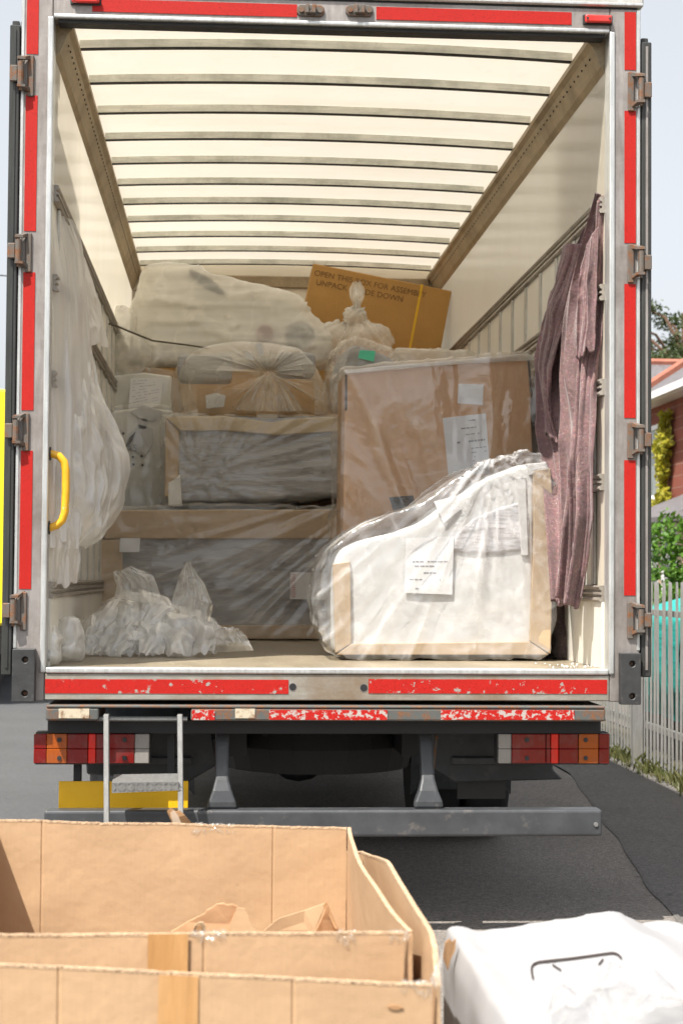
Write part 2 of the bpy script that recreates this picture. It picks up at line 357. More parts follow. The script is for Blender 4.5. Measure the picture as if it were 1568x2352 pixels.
def film(name, base, gain, col=(.9, .9, .9), gloss=1.0, rough=.16, sc=9, stretch=(1, 1, .35), trans=.35, bumps=.12, veil=.5, line=.5):
    """thin polythene: mostly see-through, whiter where it is creased or doubled, with a weak clear sheen"""
    k = N(name); v = k.map(stretch)
    n_ = k.noise(sc, 2, .5, v, 'FBM', .5); a_ = k.math('ABSOLUTE', k.math('SUBTRACT', k.math('MULTIPLY', n_, 2.), 1.))
    r1 = k.math('POWER', k.math('SUBTRACT', 1., k.math('MINIMUM', k.math('MULTIPLY', a_, 3.), 1.)), 3.); r2 = k.noise(sc*.35, 4, .6, k.map((.6, 1, 1)), 'FBM', .8)
    d = k.math('MAXIMUM', k.attr('dens'), 0.)
    al = k.math('ADD', k.math('ADD', k.math('MULTIPLY', r1, gain*line), k.math('MULTIPLY', d, gain)), base)
    al = k.math('ADD', al, k.math('MULTIPLY', k.ramp(r2, .42, .72), gain*veil)); al = k.ramp(al, 0, 1, 0, .97)
    nr = k.bump(r2, bumps, .04); nr = k.bump(k.noise(sc*3, 3, .5, v), bumps*.5, .012, nr)
    di = k.n('ShaderNodeBsdfDiffuse'); k.set(di, 'Color', tuple(col)+(1,))
    tr = k.n('ShaderNodeBsdfTranslucent'); k.set(tr, 'Color', tuple(col)+(1,))
    m1 = k.n('ShaderNodeMixShader'); k.set(m1, 0, trans); k.t.links.new(di.outputs[0], m1.inputs[1]); k.t.links.new(tr.outputs[0], m1.inputs[2])
    tp = k.n('ShaderNodeBsdfTransparent'); k.set(tp, 'Color', (.99, .99, .985, 1))
    m2 = k.n('ShaderNodeMixShader'); k.set(m2, 0, al); k.t.links.new(tp.outputs[0], m2.inputs[1]); k.t.links.new(m1.outputs[0], m2.inputs[2])
    gl = k.n('ShaderNodeBsdfGlossy'); k.set(gl, 'Roughness', rough); k.set(gl, 'Normal', nr); k.set(gl, 'Color', (1, 1, 1, 1))
    fr = k.n('ShaderNodeFresnel'); k.set(fr, 'IOR', 1.45)
    m3 = k.n('ShaderNodeMixShader'); k.set(m3, 0, k.math('MULTIPLY', k.math('MINIMUM', fr.outputs[0], .14), gloss)); k.t.links.new(m2.outputs[0], m3.inputs[1]); k.t.links.new(gl.outputs[0], m3.inputs[2])
    return k.end(m3.outputs[0])
MT['film_hi'] = film('bright_clear_film', .04, .46, (.98, .98, .98), 2.4, .09, 5, (1, 1, 1), .15, .9, .2, .3)
MT['film_soft'] = film('soft_clear_film', .02, .24, (.97, .93, .84), 2.4, .10, 5, (1, 1, .6), .2, .8, .2, .25)
MT['film_calm'] = film('calm_clear_film', .06, .26, (.97, .94, .87), 1.4, .13, 4, (1, 1, .6), .2, .3, .3, .2)
MT['film_milk'] = film('milky_film', .40, .38, (.98, .96, .89), 1.6, .16, 4, (1, 1, 1), .3, .6, .5, .3)
MT['film_mid'] = film('hazy_film', .10, .46, (.96, .92, .82), 2.0, .12, 5, (1, 1, .7), .25, .7, .35, .25)
MT['film_sheet'] = film('pale_sheet_film', .72, .28, (.95, .93, .90), 1.2, .14, 4, (1, 1, .35), .4, .25, .4, .2)
MT['film_wild'] = film('crinkled_sheet_film', .50, .32, (.96, .95, .93), 1.6, .10, 6, (1, 1, .8), .35, .4, .4, .3)
MT['film_pile'] = film('crumpled_film', .46, .50, (.98, .98, .96), 2.0, .09, 6, (1, 1, 1), .35, .5, .3, .3)
MT['film_front'] = film('front_bag_film', .25, .40, (.62, .62, .63), 1.3, .12, 5, (1, 1, 1), .4, .2)
MT['film_thin'] = film('thin_clear_film', .32, .40, (.97, .97, .95), 2.0, .09, 6, (1, 1, 1), .4, .4, .3, .3)
MT['film_scrap'] = film('scrap_film', .5, .3, (.6, .5, .4), 1.2, .15, 12)
MT['tape_film'] = film('clear_packing_tape', .06, .35, (.96, .90, .80), 1.6, .16, 30, (1, 1, 1), .25, .4, .2, .2)
MT['white_bag'] = film('white_polythene', .98, .1, (.44, .44, .45), 1.2, .25, 3, (1, 1, 1), .15, .15)
MT['foam'] = plain('white_foam', (.66, .655, .645), .8, var=.03, sc=5, bump=.1, bsc=30)
MT['foam_cream'] = plain('cream_padding', (.88, .85, .77), .8, var=.05, sc=4)
MT['poly'] = plain('polystyrene', (.84, .82, .76), .8, var=.06, sc=7, bump=.3, bsc=90)
def fabric(name, col, fold=.5):
    k = N(name); a = k.noise(3, 5, .6, k.map((.6, 1, 3.))); b = k.noise(300, 2)
    c = k.mix(k.ramp(a, .3, .7), tuple(x*.75 for x in col), tuple(x*1.2 for x in col))
    return k.end(k.pr(c, .7, 0, k.bump(b, .1, .002, k.bump(a, fold, .06)), .3))
MT['grey'] = fabric('grey_cover', (.37, .365, .36)); MT['grey_light'] = fabric('light_grey_cover', (.38, .37, .37), .3)
MT['pale_cover'] = fabric('pale_cover', (.58, .565, .58), .4)
MT['dark'] = fabric('dark_cushion', (.06, .055, .05)); MT['maroon'] = fabric('maroon_cloth', (.22, .04, .04))
MT['paper'] = plain('white_paper', (.80, .80, .81), .7, var=.03, sc=9)
MT['ink'] = plain('grey_print', (.30, .30, .33), .8, var=.1); MT['pink_ink'] = plain('pink_print', (.65, .30, .28), .8, var=.1)
MT['ink_brown'] = plain('brown_print', (.20, .11, .042), .8, var=.2); MT['ink_black'] = plain('black_print', (.025, .015, .015), .5)
MT['green'] = plain('green_sticker', (.10, .62, .40), .5, var=.05); MT['strap_y'] = plain('yellow_strapping', (.75, .45, .02), .4)
MT['rope'] = plain('grey_rope', (.13, .11, .08), .8, var=.3, sc=60)
def blanket(name, col):
    k = N(name); v = k.n('ShaderNodeTexVoronoi'); k.set(v, 'Scale', 105.); k.t.links.new(k.map(), v.inputs['Vector'])
    sp = v.outputs['Color']; hs = k.n('ShaderNodeHueSaturation'); k.set(hs, 'Saturation', .55); k.set(hs, 'Color', sp)
    a = k.noise(70, 4, .7); b = k.noise(5, 4)
    c = k.mix(k.ramp(a, .3, .7), tuple(x*.7 for x in col), tuple(x*1.35 for x in col))
    c = k.mix(.15, c, hs.outputs[0], 'OVERLAY'); c = k.mix(k.ramp(k.noise(120, 2, .5), .62, .70, 0, .4), c, (.62, .50, .50))
    c = k.mix(k.ramp(k.noise(90, 2, .5), .66, .72, 0, .6), c, (.08, .05, .08)); c = k.mix(k.ramp(b, .4, .65, 0, .55), c, (.11, .082, .08))
    return k.end(k.pr(c, .95, 0, k.bump(a, .6, .006), .1, **{'Sheen Weight': .3}))
MT['blanket'] = blanket('recycled_felt', (.205, .122, .122)); MT['blanket2'] = blanket('dark_felt', (.10, .075, .075))
def asphalt(name, c0, c1, patch=None):
    k = N(name); v = k.n('ShaderNodeTexVoronoi'); k.set(v, 'Scale', 120.); k.t.links.new(k.map(), v.inputs['Vector'])
    g = k.n('ShaderNodeSeparateColor'); k.t.links.new(v.outputs['Color'], g.inputs[0])
    a = k.noise(.8, 6, .65); b = k.noise(30, 5, .7)
    c = k.mix(g.outputs[0], c0, c1); c = k.mix(k.ramp(a, .3, .75, 0, .55), c, tuple(x*.7 for x in c0)); c = k.mix(k.ramp(b, .5, .8, 0, .6), c, tuple(min(1, x*1.3) for x in c1))
    c = k.mix(k.ramp(k.noise(7, 3), .68, .75, 0, .6), c, tuple(x*.4 for x in c0))
    return k.end(k.pr(c, .85, 0, k.bump(v.outputs['Distance'], .5, .006, k.bump(b, .4, .01)), .3))
MT['road'] = asphalt('road_asphalt', (.125, .112, .10), (.29, .262, .235))
MT['lane'] = asphalt('smooth_lane_asphalt', (.068, .070, .075), (.105, .108, .113))
MT['pave'] = asphalt('footway_asphalt', (.092, .086, .081), (.185, .174, .163))
MT['verge'] = plain('verge_soil', (.09, .075, .04), .95, var=.4, sc=14, bump=.6, bsc=30)
MT['teal'] = fabric('teal_tarpaulin', (.02, .30, .27), .4)
MT['render_wall'] = plain('pebbledash_wall', (.36, .33, .30), .9, var=.15, sc=5, bump=.5, bsc=90, dirt=((.16, .15, .08), 3, .5, .75))
def brick():
    k = N('red_brick'); b = k.n('ShaderNodeTexBrick'); k.set(b, 'Scale', 1.0); k.set(b, 'Color1', (.25, .07, .045, 1)); k.set(b, 'Color2', (.19, .055, .035, 1)); k.set(b, 'Mortar', (.30, .22, .18, 1))
    k.set(b, 'Brick Width', .225); k.set(b, 'Row Height', .075); k.set(b, 'Mortar Size', .006)
    q = k.n('ShaderNodeMapping'); k.t.links.new(k.tc.outputs['Object'], q.inputs[0]); q.inputs['Rotation'].default_value = (R(90), 0, R(90)); k.t.links.new(q.outputs[0], b.inputs[0])
    c = k.mix(k.ramp(k.noise(2, 5), .3, .8, 0, .4), b.outputs[0], (.20, .05, .03)); return k.end(k.pr(c, .85, 0, k.bump(b.outputs[1], -.4, .01)))
MT['brick'] = brick()
MT['slate'] = plain('slate_tiles', (.13, .12, .125), .6, var=.3, sc=9, bump=.3, bsc=12)
MT['ridge'] = plain('terracotta_ridge', (.32, .12, .08), .8, var=.2, sc=6)
MT['upvc'] = plain('white_frame', (.80, .80, .80), .4, var=.03)
MT['stone'] = plain('stone_pier', (.45, .35, .24), .8, var=.15)
def glass():
    k = N('window_glass'); a = k.noise(2.5, 2, .5, k.map((9, 9, .3)))
    return k.end(k.pr(k.mix(k.ramp(a, .35, .65), (.06, .075, .07), (.32, .34, .32)), .06, 0, None, .8))
MT['glass'] = glass()
def leaf(name, c0, c1):
    k = N(name); oi = k.noise(3, 4); c = k.mix(k.ramp(k.noise(12, 3), .3, .7), c0, c1)
    tr = k.n('ShaderNodeBsdfTranslucent'); k.set(tr, 'Color', c); mx = k.n('ShaderNodeMixShader'); k.set(mx, 0, .3)
    k.t.links.new(k.pr(c, .5), mx.inputs[1]); k.t.links.new(tr.outputs[0], mx.inputs[2]); return k.end(mx.outputs[0])
MT['hedge'] = leaf('hedge_leaf', (.05, .14, .015), (.13, .26, .03)); MT['ivy'] = leaf('ivy_leaf', (.24, .26, .02), (.45, .38, .03))
MT['pine'] = leaf('pine_needle', (.035, .06, .018), (.08, .10, .03)); MT['grass'] = leaf('grass_blade', (.05, .075, .015), (.15, .14, .05))
MT['bark'] = plain('bark', (.12, .07, .045), .9, var=.3, sc=10, bump=.6)
MT['tyre'] = plain('tyre_rubber', (.018, .018, .018), .8, var=.3, sc=14)
MT['hub'] = plain('wheel_hub', (.12, .11, .10), .6, .2, var=.3)
# ================================================================== SETTING
def sheet(name, pts, mat, z, nu=1):
    o = mesh_obj(name, [(p[0], p[1], z) for p in pts], [tuple(range(len(pts)))], MT[mat]); o['kind'] = 'structure'; return o
sheet('ground', [(-700, -60), (700, -60), (700, 900), (-700, 900)], 'verge', -.03)
sheet('road', [(-6.2, -30), (2.2, -30), (2.2, 300), (-6.2, 300)], 'road', 0)
sheet('road_lane', [(-6.1, -30), (-1.2, -30), (-1.22, 2), (-1.18, 300), (-6.1, 300)], 'lane', .004)
# footway: newer, darker tarmac with a wavering edge against the road
ed = []
for i in range(121):
    y = -4+i*.25; x = 1.50+.118*max(min(y, 6), -3)+.035*(noise.noise((y*1.3, 0, 0)))+.012*noise.noise((y*6, 3, 0)); ed.append((x, y))
fp = MB(); vs = []
for (x, y) in ed: vs += [(x, y, .0045), (x+.02, y, .0075), (2.80, y, .022)]
fp.add(vs, [(3*i+j, 3*i+j+1, 3*(i+1)+j+1, 3*(i+1)+j) for i in range(120) for j in (0, 1)])
o = B('footway', fp, MT['pave']); o['kind'] = 'structure'
sheet('verge', [(2.78, -4), (3.5, -4), (3.5, 30), (2.78, 30)], 'verge', .028)

# weeds along the foot of the fence
gm = MB()
for i in range(3600):
    y = random.uniform(1.5, 11); x = 2.86+random.gauss(0, .07)
    if noise.noise((y*1.7, 4, 0)) < -.25 and random.random() < .7: continue
    h = random.uniform(.02, .10)*(1.2+1.2*noise.noise((y*2.1, 0, 7))); a = random.uniform(0, 6.28); w = random.uniform(.003, .008); l = random.uniform(.2, .8)*h
    c, s_ = math.cos(a), math.sin(a)
    gm.add([(x-s_*w, y+c*w, .02), (x+s_*w, y-c*w, .02), (x+c*l*.4+s_*w*.6, y+s_*l*.4-c*w*.6, .02+h*.7), (x+c*l, y+s_*l, .02+h)], [(0, 1, 2), (0, 2, 3)])
o = B('weeds', gm, MT['grass']); tag(o, 'straggling grass and weeds along the foot of the steel fence', 'weeds', kind='stuff')

# palisade fence
FX = 2.86
fn = thing('palisade_fence', (FX, 6, 0), 'galvanised steel palisade fence with pointed pales beside the footway', 'fence')
pale = MB(); w, d, H = .0125, .010, 1.42
sec = [(-w, 0), (-w*.55, -d), (-w*.2, -d*.2), (w*.2, -d*.2), (w*.55, -d), (w, 0)]   # folded section: y across, x depth
lv = [(0, 1), (H-.07, 1), (H, .35)]
vs = [(q[1], q[0]*k, z) for (z, k) in lv for q in sec]+[(q[1]+.004, q[0]*k, z) for (z, k) in lv for q in sec]
n6 = 6; fs = []
for L0 in (0, 18):
    for l in range(2):
        for j in range(5): fs.append((L0+l*6+j, L0+l*6+j+1, L0+(l+1)*6+j+1, L0+(l+1)*6+j))
for l in range(2): fs += [(l*6, (l+1)*6, 18+(l+1)*6, 18+l*6), (l*6+5, 18+l*6+5, 18+(l+1)*6+5, (l+1)*6+5)]
fs += [(12, 13, 14, 15, 16, 17, 35, 34, 33, 32, 31, 30)]
pale.add(vs, fs)
p0 = None
yy = 2.4; i = 0
while yy < 12.6:
    if p0 is None: p0 = B('pale', pale, MT['fence'], None); p0.parent = fn; o = p0
    else: o = p0.copy(); COL.objects.link(o)
    o.location = (0, yy-6, .06+random.uniform(-.006, .006)); o.rotation_euler = (random.gauss(0, .006), random.gauss(0, .006), random.gauss(0, .05)); yy += .112; i += 1
for z in (.33, 1.22):
    B('fence_rail', MB().box(FX+.004, FX+.045, 2.3, 12.7, z, z+.045), MT['fence'], fn)
for y in (3.65, 6.35, 9.05, 11.75):
    B('fence_post', MB().box(FX-.09, FX-.012, y-.05, y+.05, 0, 1.42), MT['fence'], fn, bevel=.004)
# low wall and tarpaulin-covered stack behind the fence
wl_ = MB().box(3.62, 3.78, 1.5, 16, 0, .95).box(3.60, 3.80, 1.5, 16, .952, 1.0)
tag(B('boundary_wall', wl_, MT['render_wall'], origin=(3.7, 8, 0)), 'low pale rendered wall behind the palisade fence', 'wall')
nx, nz = 46, 26; vs = []
def tarp(u, v):  # u along y, v up over the top
    y = 6.3+u*2.0; z = .36+v*.98; x = 3.20-.06*math.sin(v*2.6)+.035*noise.noise((u*9, v*1.5, 0))+.02*noise.noise((u*22, v*3, 4))
    if v > .85: x += (v-.85)*2.2; z -= (v-.85)*.35
    z += .03*noise.noise((u*6, 9, v)) if v < .1 else 0
    return (x, y, z)
for i in range(nx):
    for j in range(nz): vs.append(tarp(i/(nx-1), j/(nz-1)*1.15))
tp = thing('covered_pallet', (3.4, 7.3, 0), 'stack covered by a bright teal tarpaulin behind the fence', 'tarpaulin')
mb = MB().grid(vs, nx, nz); B('tarpaulin', mb, MT['teal'], tp, smooth=True)
B('stack', MB().box(3.27, 3.55, 6.4, 8.2, .03, 1.0), MT['under'], tp)

# ---- far house with ivy
hx = 8.2
hs_ = thing('brick_house', (11, 24, 0), 'red brick house with slate roof and ivy beyond the fence', 'house')
B('wall', MB().box(hx, 14.5, 17, 29, 0, 5.1), MT['brick'], hs_)
rf = MB().add([(hx-.35, 16.6, 5.1), (14.9, 16.6, 5.1), (14.9, 29.4, 5.1), (hx-.35, 29.4, 5.1), (11.4, 20, 7.6), (11.4, 26, 7.6)], [(0, 3, 5, 4), (0, 4, 1), (1, 4, 5, 2), (2, 5, 3), (0, 1, 2, 3)])
rfo = B('roof', rf, MT['slate'], hs_)
for a, b in (((hx-.35, 29.4, 5.13), (11.4, 26, 7.63)), ((11.4, 26, 7.63), (11.4, 20, 7.63)), ((hx-.35, 16.6, 5.13), (11.4, 20, 7.63))):
    B('ridge_tiles', MB().tube([a, b], .13, 6), MT['ridge'], rfo)
B('gutter', MB().box(hx-.47, hx-.353, 16.6, 29.5, 4.98, 5.12), MT['upvc'], hs_)
B('soffit', MB().box(hx-.36, hx-.003, 16.6, 29.4, 4.97, 5.09), MT['upvc'], hs_)
def window(p, x, y0, y1, z0, z1, bars, parent):
    f = MB().box(x-.05, x-.003, y0, y0+.09, z0, z1).box(x-.05, x-.003, y1-.09, y1, z0, z1).box(x-.05, x-.003, y0+.092, y1-.092, z0, z0+.09).box(x-.05, x-.003, y0+.092, y1-.092, z1-.09, z1)
    for b in bars: f.box(x-.045, x-.003, y0+.092, y1-.092, b-.035, b+.035)
    w_ = B('window', f, MT['upvc'], parent); B('pane', MB().box(x-.02, x-.004, y0+.08, y1-.08, z0+.08, z1-.08), MT['glass'], w_)
    B('sill', MB().box(x-.16, x-.052, y0-.08, y1+.08, z0-.08, z0), MT['upvc'], w_); return w_
window(0, hx, 26.98, 27.95, 3.1, 4.6, [4.1], hs_); window(0, hx, 20, 21.3, 3.1, 4.6, [4.1], hs_)
# bay with its lean-to roof
B('bay_wall', MB().box(7.1, hx-.002, 21.2, 24.9, 0, .8).box(7.1, hx-.002, 21.2, 21.5, .801, 2.45).box(7.1, hx-.002, 22.55, 22.8, .801, 2.45).box(7.1, hx-.002, 24.6, 24.9, .801, 2.45), MT['stone'], hs_)
B('bay_roof', MB().add([(6.8, 20.9, 2.55), (6.8, 25.2, 2.55), (hx, 24.6, 3.15), (hx, 21.4, 3.15), (6.8, 20.9, 2.46), (6.8, 25.2, 2.46), (hx, 25.2, 2.46), (hx, 20.9, 2.46)], [(0, 1, 2, 3), (0, 3, 7, 4), (1, 5, 6, 2), (0, 4, 5, 1), (4, 7, 6, 5)]), MT['slate'], hs_)
window(0, 7.14, 22.8, 24.6, .8, 2.45, [1.75], hs_); window(0, 7.14, 21.5, 22.55, .8, 2.45, [1.9], hs_)
def leaves(name, pts, mat, size, parent=None, **kw):
    n = len(pts); a = rng.normal(size=(n, 3)); a /= np.linalg.norm(a, axis=1)[:, None]; b = np.cross(a, rng.normal(size=(n, 3))); b /= np.linalg.norm(b, axis=1)[:, None]
    s_ = size*rng.uniform(.6, 1.4, (n, 1)); P = np.asarray(pts); v = np.stack([P-a*s_, P+b*s_*.45, P+a*s_, P-b*s_*.45], 1).reshape(-1, 3)
    return mesh_obj(name, v, [(4*i, 4*i+1, 4*i+2, 4*i+3) for i in range(n)], mat, parent, **kw)
iv = []
while len(iv) < 2600:
    y = rng.uniform(24.9, 28.0); z = rng.uniform(2.7, 4.75); c = 26.12+.18*math.sin(z*2.1)+(.6 if z < 3.05 else 0); wd_ = .34+.16*math.sin(z*5)+.1*math.sin(z*11)+(.6 if z < 3.05 else 0)
    if abs(y-c) < wd_*rng.uniform(.5, 1.1): iv.append((hx-.06-rng.uniform(0, .18), y, z))
ivt = thing('ivy', (hx-.1, 26.9, 2.6), 'yellow green ivy climbing the brick wall beside the white upper window', 'ivy')
leaves('foliage', iv, MT['ivy'], .06, ivt)
B('stem', MB().tube([(hx-.05, 26.5, 2.6), (hx-.05, 26.4, 3.4), (hx-.05, 26.6, 4.4)], .02, 5), MT['bark'], ivt)
hb = thing('second_house', (13, 44, 0), 'grey hipped slate roof of the house behind the ivy house', 'house')
B('wall', MB().box(10.2, 18, 38, 47, 0, 5.6), MT['brick'], hb)
r2 = B('roof', MB().add([(9.9, 37.6, 5.6), (18.3, 37.6, 5.6), (18.3, 47.4, 5.6), (9.9, 47.4, 5.6), (11.7, 42.5, 7.75), (16, 42.5, 7.75)], [(0, 4, 5, 1), (1, 5, 2), (2, 5, 4, 3), (3, 4, 0), (0, 1, 2, 3)]), MT['slate'], hb)
for a, b in (((9.9, 37.6, 5.63), (11.7, 42.5, 7.78)), ((11.7, 42.5, 7.78), (16, 42.5, 7.78))): B('ridge_tiles', MB().tube([a, b], .12, 6), MT['ridge'], r2)
def bush(name, c, rad, n, mat, size, label, cat, kind_trunk=True):
    t = thing(name, (c[0], c[1], 0), label, cat); P = []
    cl = [(np.array(c)+rng.normal(size=3)*np.array(rad)*.45, rng.uniform(.3, .55)) for _ in range(26)]
    for i in range(n):
        q, s_ = cl[rng.integers(len(cl))]; d_ = rng.normal(size=3); d_ /= np.linalg.norm(d_); P.append(q+d_*np.array(rad)*s_*rng.uniform(.75, 1.05))
    P = [p for p in P if p[2] > .02]
    leaves('foliage', P, mat, size, t); B('trunk', MB().tube([(c[0], c[1], 0), (c[0]+.05, c[1], c[2]*.6), (c[0], c[1]+.05, c[2])], [.08, .06, .03], 7), MT['bark'], t)
    return t
bush('tall_shrub', (6.65, 18.6, 1.25), (.5, .8, 1.0), 5200, MT['hedge'], .07, 'rounded green shrub beside the white bay window', 'shrub')
bush('low_hedge', (6.3, 17.9, .85), (.8, 3.2, .85), 6500, MT['hedge'], .06, 'low bright green hedge just above the fence tops', 'hedge')
# pine
pt = thing('pine_tree', (24.3, 86, 0), 'dark pine tree rising behind the house roofs', 'tree')
B('trunk', MB().tube([(24.3, 86, 0), (24.2, 86, 6), (24.6, 86, 11), (24.3, 86, 16)], [.45, .38, .3, .12], 8), MT['bark'], pt)
P = []
for i in range(34):
    c = np.array([24.0, 86, 13.7])+rng.normal(size=3)*np.array([2.4, 2.0, 1.1])
    B('limb', MB().tube([(24.3, 86, max(7, c[2]-2.5)), tuple((c+np.array([24.3, 86, c[2]-1]))/2), tuple(c)], [.12, .08, .03], 5), MT['bark'], pt)
    for j in range(300):
        d_ = rng.normal(size=3); d_ /= np.linalg.norm(d_); P.append(c+d_*np.array([1.0, 1.0, .62])*rng.uniform(.35, 1.05)*rng.uniform(.7, 1.2))
leaves('crown', P, MT['pine'], .13, pt)

# ---- yellow lorry parked far down the road, its body seen past the open door
yl = thing('yellow_lorry', (-4.2, 15, 0), 'bright yellow lorry parked further down the road at the left edge', 'lorry')
B('body', MB().box(-5.40, -2.93, 12.8, 19, .92, 3.62), MT['yellow_body'], yl, bevel=.03)
B('chassis', MB().box(-5.2, -3.1, 12.85, 19.3, .55, .915), MT['under'], yl); B('cab', MB().prism([(-5.3, .5), (-3.0, .5), (-3.0, 2.5), (-3.15, 2.9), (-5.15, 2.9), (-5.3, 2.5)], 19.2, 21), MT['yellow_body'], yl, bevel=.05)
for y in (14.6, 20):
    for x in (-5.05, -3.35): B('wheel', MB().lathe([(.2, -.13), (.46, -.12), (.49, -.08), (.49, .08), (.46, .12), (.2, .13)], (x, y, .49), 20), MT['tyre'], yl)
# overhead cable between two poles
for nm, x, y, lb in (('utility_pole', -14, 24, 'wooden utility pole out to the left of the road'), ('utility_pole', 3.4, 31, 'wooden utility pole beyond the removal lorry')):
    tag(B(nm, MB().tube([(x, y, 0), (x, y, 8.6)], [.14, .09], 8), MT['bark'], origin=(x, y, 0)), lb, 'pole')
tag(B('overhead_cable', MB().tube([(-14+17.4*t, 24+7*t, 8.4-1.9*t*(1-t)*2+.0) for t in [i/20 for i in range(21)]], .012, 5), MT['black'], origin=(-5, 27, 7.5)), 'thin dark overhead cable crossing the sky beside the left door', 'cable')

# ================================================================== REMOVAL LORRY
TR = thing('removal_lorry', (0, 3, 0), 'large removal lorry seen from behind with its rear doors open', 'lorry')
FL, TOP, XI, XO, LEN = 1.12, 3.838, 1.18, 1.31, 6.17
def T(name, mb, mat, parent=None, **k): return B(name, mb, MT[mat], parent or TR, **k)
for s in (-1, 1):
    x0, x1 = sorted((s*XI, s*XO))
    po = T('rear_post', MB().box(x0, x1, 0, .10, .985, 3.943), 'post', bevel=.004)
    a, b = sorted((s*(XI-.004), s*(XI+.020))); T('post_lip', MB().box(a, b, -.009, .09, 1.10, TOP+.004), 'lip', po, bevel=.006, seg=2)
    a, b = sorted((s*(XO+.001), s*(XO-.014))); T('post_edge', MB().box(a, b, -.004, .03, 1.2, 3.94), 'lip', po, bevel=.003)
    a, b = sorted((s*XI, s*(XI+.05)))
    T('side_wall', MB().box(a, b, .101, LEN, FL-.1, 3.13), 'wall')
    T('upper_side_wall', MB().add([(s*XI, .101, 3.131), (s*XI, LEN, 3.131), (s*XI, LEN, TOP+.05), (s*XI, .101, TOP+.05)], [(0, 1, 2, 3)]), 'wall_skin')
    # cant rail in the top corner
    prf = [(s*XI, TOP+.012), (s*(XI-.075), TOP+.012), (s*(XI-.075), TOP-.012), (s*(XI-.055), TOP-.03), (s*(XI-.02), TOP-.115), (s*(XI-.001), TOP-.14)]
    cr = T('cant_rail', MB().prism(prf, .101, LEN-.001), 'cant')
    rv = MB()
    for i in range(70): rv.lathe([(.006, 0), (.004, -s*.004)], (s*(XI-.046), .2+i*.085, TOP-.058), 6)
    o = T('rivet_holes', rv, 'black', cr); o['kind'] = 'stuff'
    # lashing rails and battens
    zr = [1.44, 1.92, 2.33, 2.74, 3.12]
    for z in zr:
        pr_ = []
        for (dx, dz) in [(0, -.035), (.020, -.035), (.024, -.028), (.020, -.018), (.012, -.014), (.012, -.006), (.022, -.004), (.022, .004), (.012, .006), (.012, .014), (.020, .018), (.024, .028), (.020, .035), (0, .035)]:
            pr_.append((s*(XI-dx), z+dz))
        T('lashing_rail', MB().prism(pr_, .102, LEN-.003), 'rail')
    for i in range(4):
        for j in range(14):
            y = .26+.44*j; z0, z1 = zr[i]+.036, zr[i+1]-.036; a, b = sorted((s*(XI-.0), s*(XI-.014)))
            if y < 6.1: T('wall_batten', MB().box(a, b, y, y+.05, z0, z1), 'batten', bevel=.004)
            y2 = y+.051; a2, b2 = sorted((s*XI, s*(XI-.005)))
            if y2+.388 < 6.15: T('wall_panel', MB().box(a2, b2, y2, y2+.388, z0, z1), 'panel')
    a, b = sorted((s*XI, s*(XI-.012))); T('kick_board', MB().box(a, b, .102, LEN-.003, FL+.001, 1.404), 'panel')
    # front corner post
    a, b = sorted((s*(XI-.001), s*(XI-.06))); T('corner_post', MB().box(a, b, LEN-.05, LEN-.004, FL, TOP-.14), 'rail', bevel=.01)
T('front_wall', MB().box(-XI-.05, XI+.05, LEN, LEN+.06, FL-.1, TOP+.078), 'wall_pale')
T('front_top_rail', MB().box(-XI+.061, XI-.061, LEN-.03, LEN-.002, TOP-.10, TOP-.01), 'cant', bevel=.006)
# header, cap and roof
T('header', MB().box(-XI+.001, XI-.001, .002, .10, TOP, 3.943), 'post', bevel=.003)
T('header_lip', MB().box(-XI+.004, XI-.004, -.010, .03, TOP-.002, TOP+.016), 'lip', bevel=.005, seg=2)
T('header_seal', MB().box(-XI+.02, XI-.02, .012, .09, TOP-.016, TOP-.0025), 'black')
T('cap_rail', MB().box(-1.325, 1.325, -.006, .16, 3.953, 4.10), 'batten', bevel=.008)
T('cap_strip', MB().box(-1.322, 1.322, -.012, -.0065, 3.955, 3.968), 'lip', bevel=.003)
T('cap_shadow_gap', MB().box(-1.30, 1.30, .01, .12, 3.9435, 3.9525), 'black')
cap_bolts = [T('cap_screw', MB().lathe([(.008, -.005), (.006, -.010)], (x, 0, 4.0), 8, 'y'), 'black') for x in (-.9, -.3, .3, .72, 1.22)]
ARC = .03
def zroof(x): return TOP+.020+ARC*(1-(x/XI)**2)
n = 24; vs = []
for i in range(n+1):
    x = -XI-.06+(2*XI+.12)*i/n
    for y in (.05, 2, 4, LEN+.05): vs.append((x, y, zroof(x)+.031))
T('roof_sheet', MB().grid(vs, n+1, 4), 'roof', smooth=True)
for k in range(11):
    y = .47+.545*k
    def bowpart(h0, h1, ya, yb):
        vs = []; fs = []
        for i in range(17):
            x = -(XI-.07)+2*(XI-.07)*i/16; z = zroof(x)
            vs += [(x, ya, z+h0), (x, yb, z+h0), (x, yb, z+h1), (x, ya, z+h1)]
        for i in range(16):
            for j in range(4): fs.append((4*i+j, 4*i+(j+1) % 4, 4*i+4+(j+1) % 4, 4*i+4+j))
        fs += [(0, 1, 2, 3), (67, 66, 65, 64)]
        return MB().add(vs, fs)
    bw = T('roof_bow', bowpart(-.006, .030, y, y+.032), 'bow'); T('bow_shade_strip', bowpart(-.010, -.0066, y+.002, y+.034), 'black', bw)  # black strip added below each bow to paint in its shaded underside
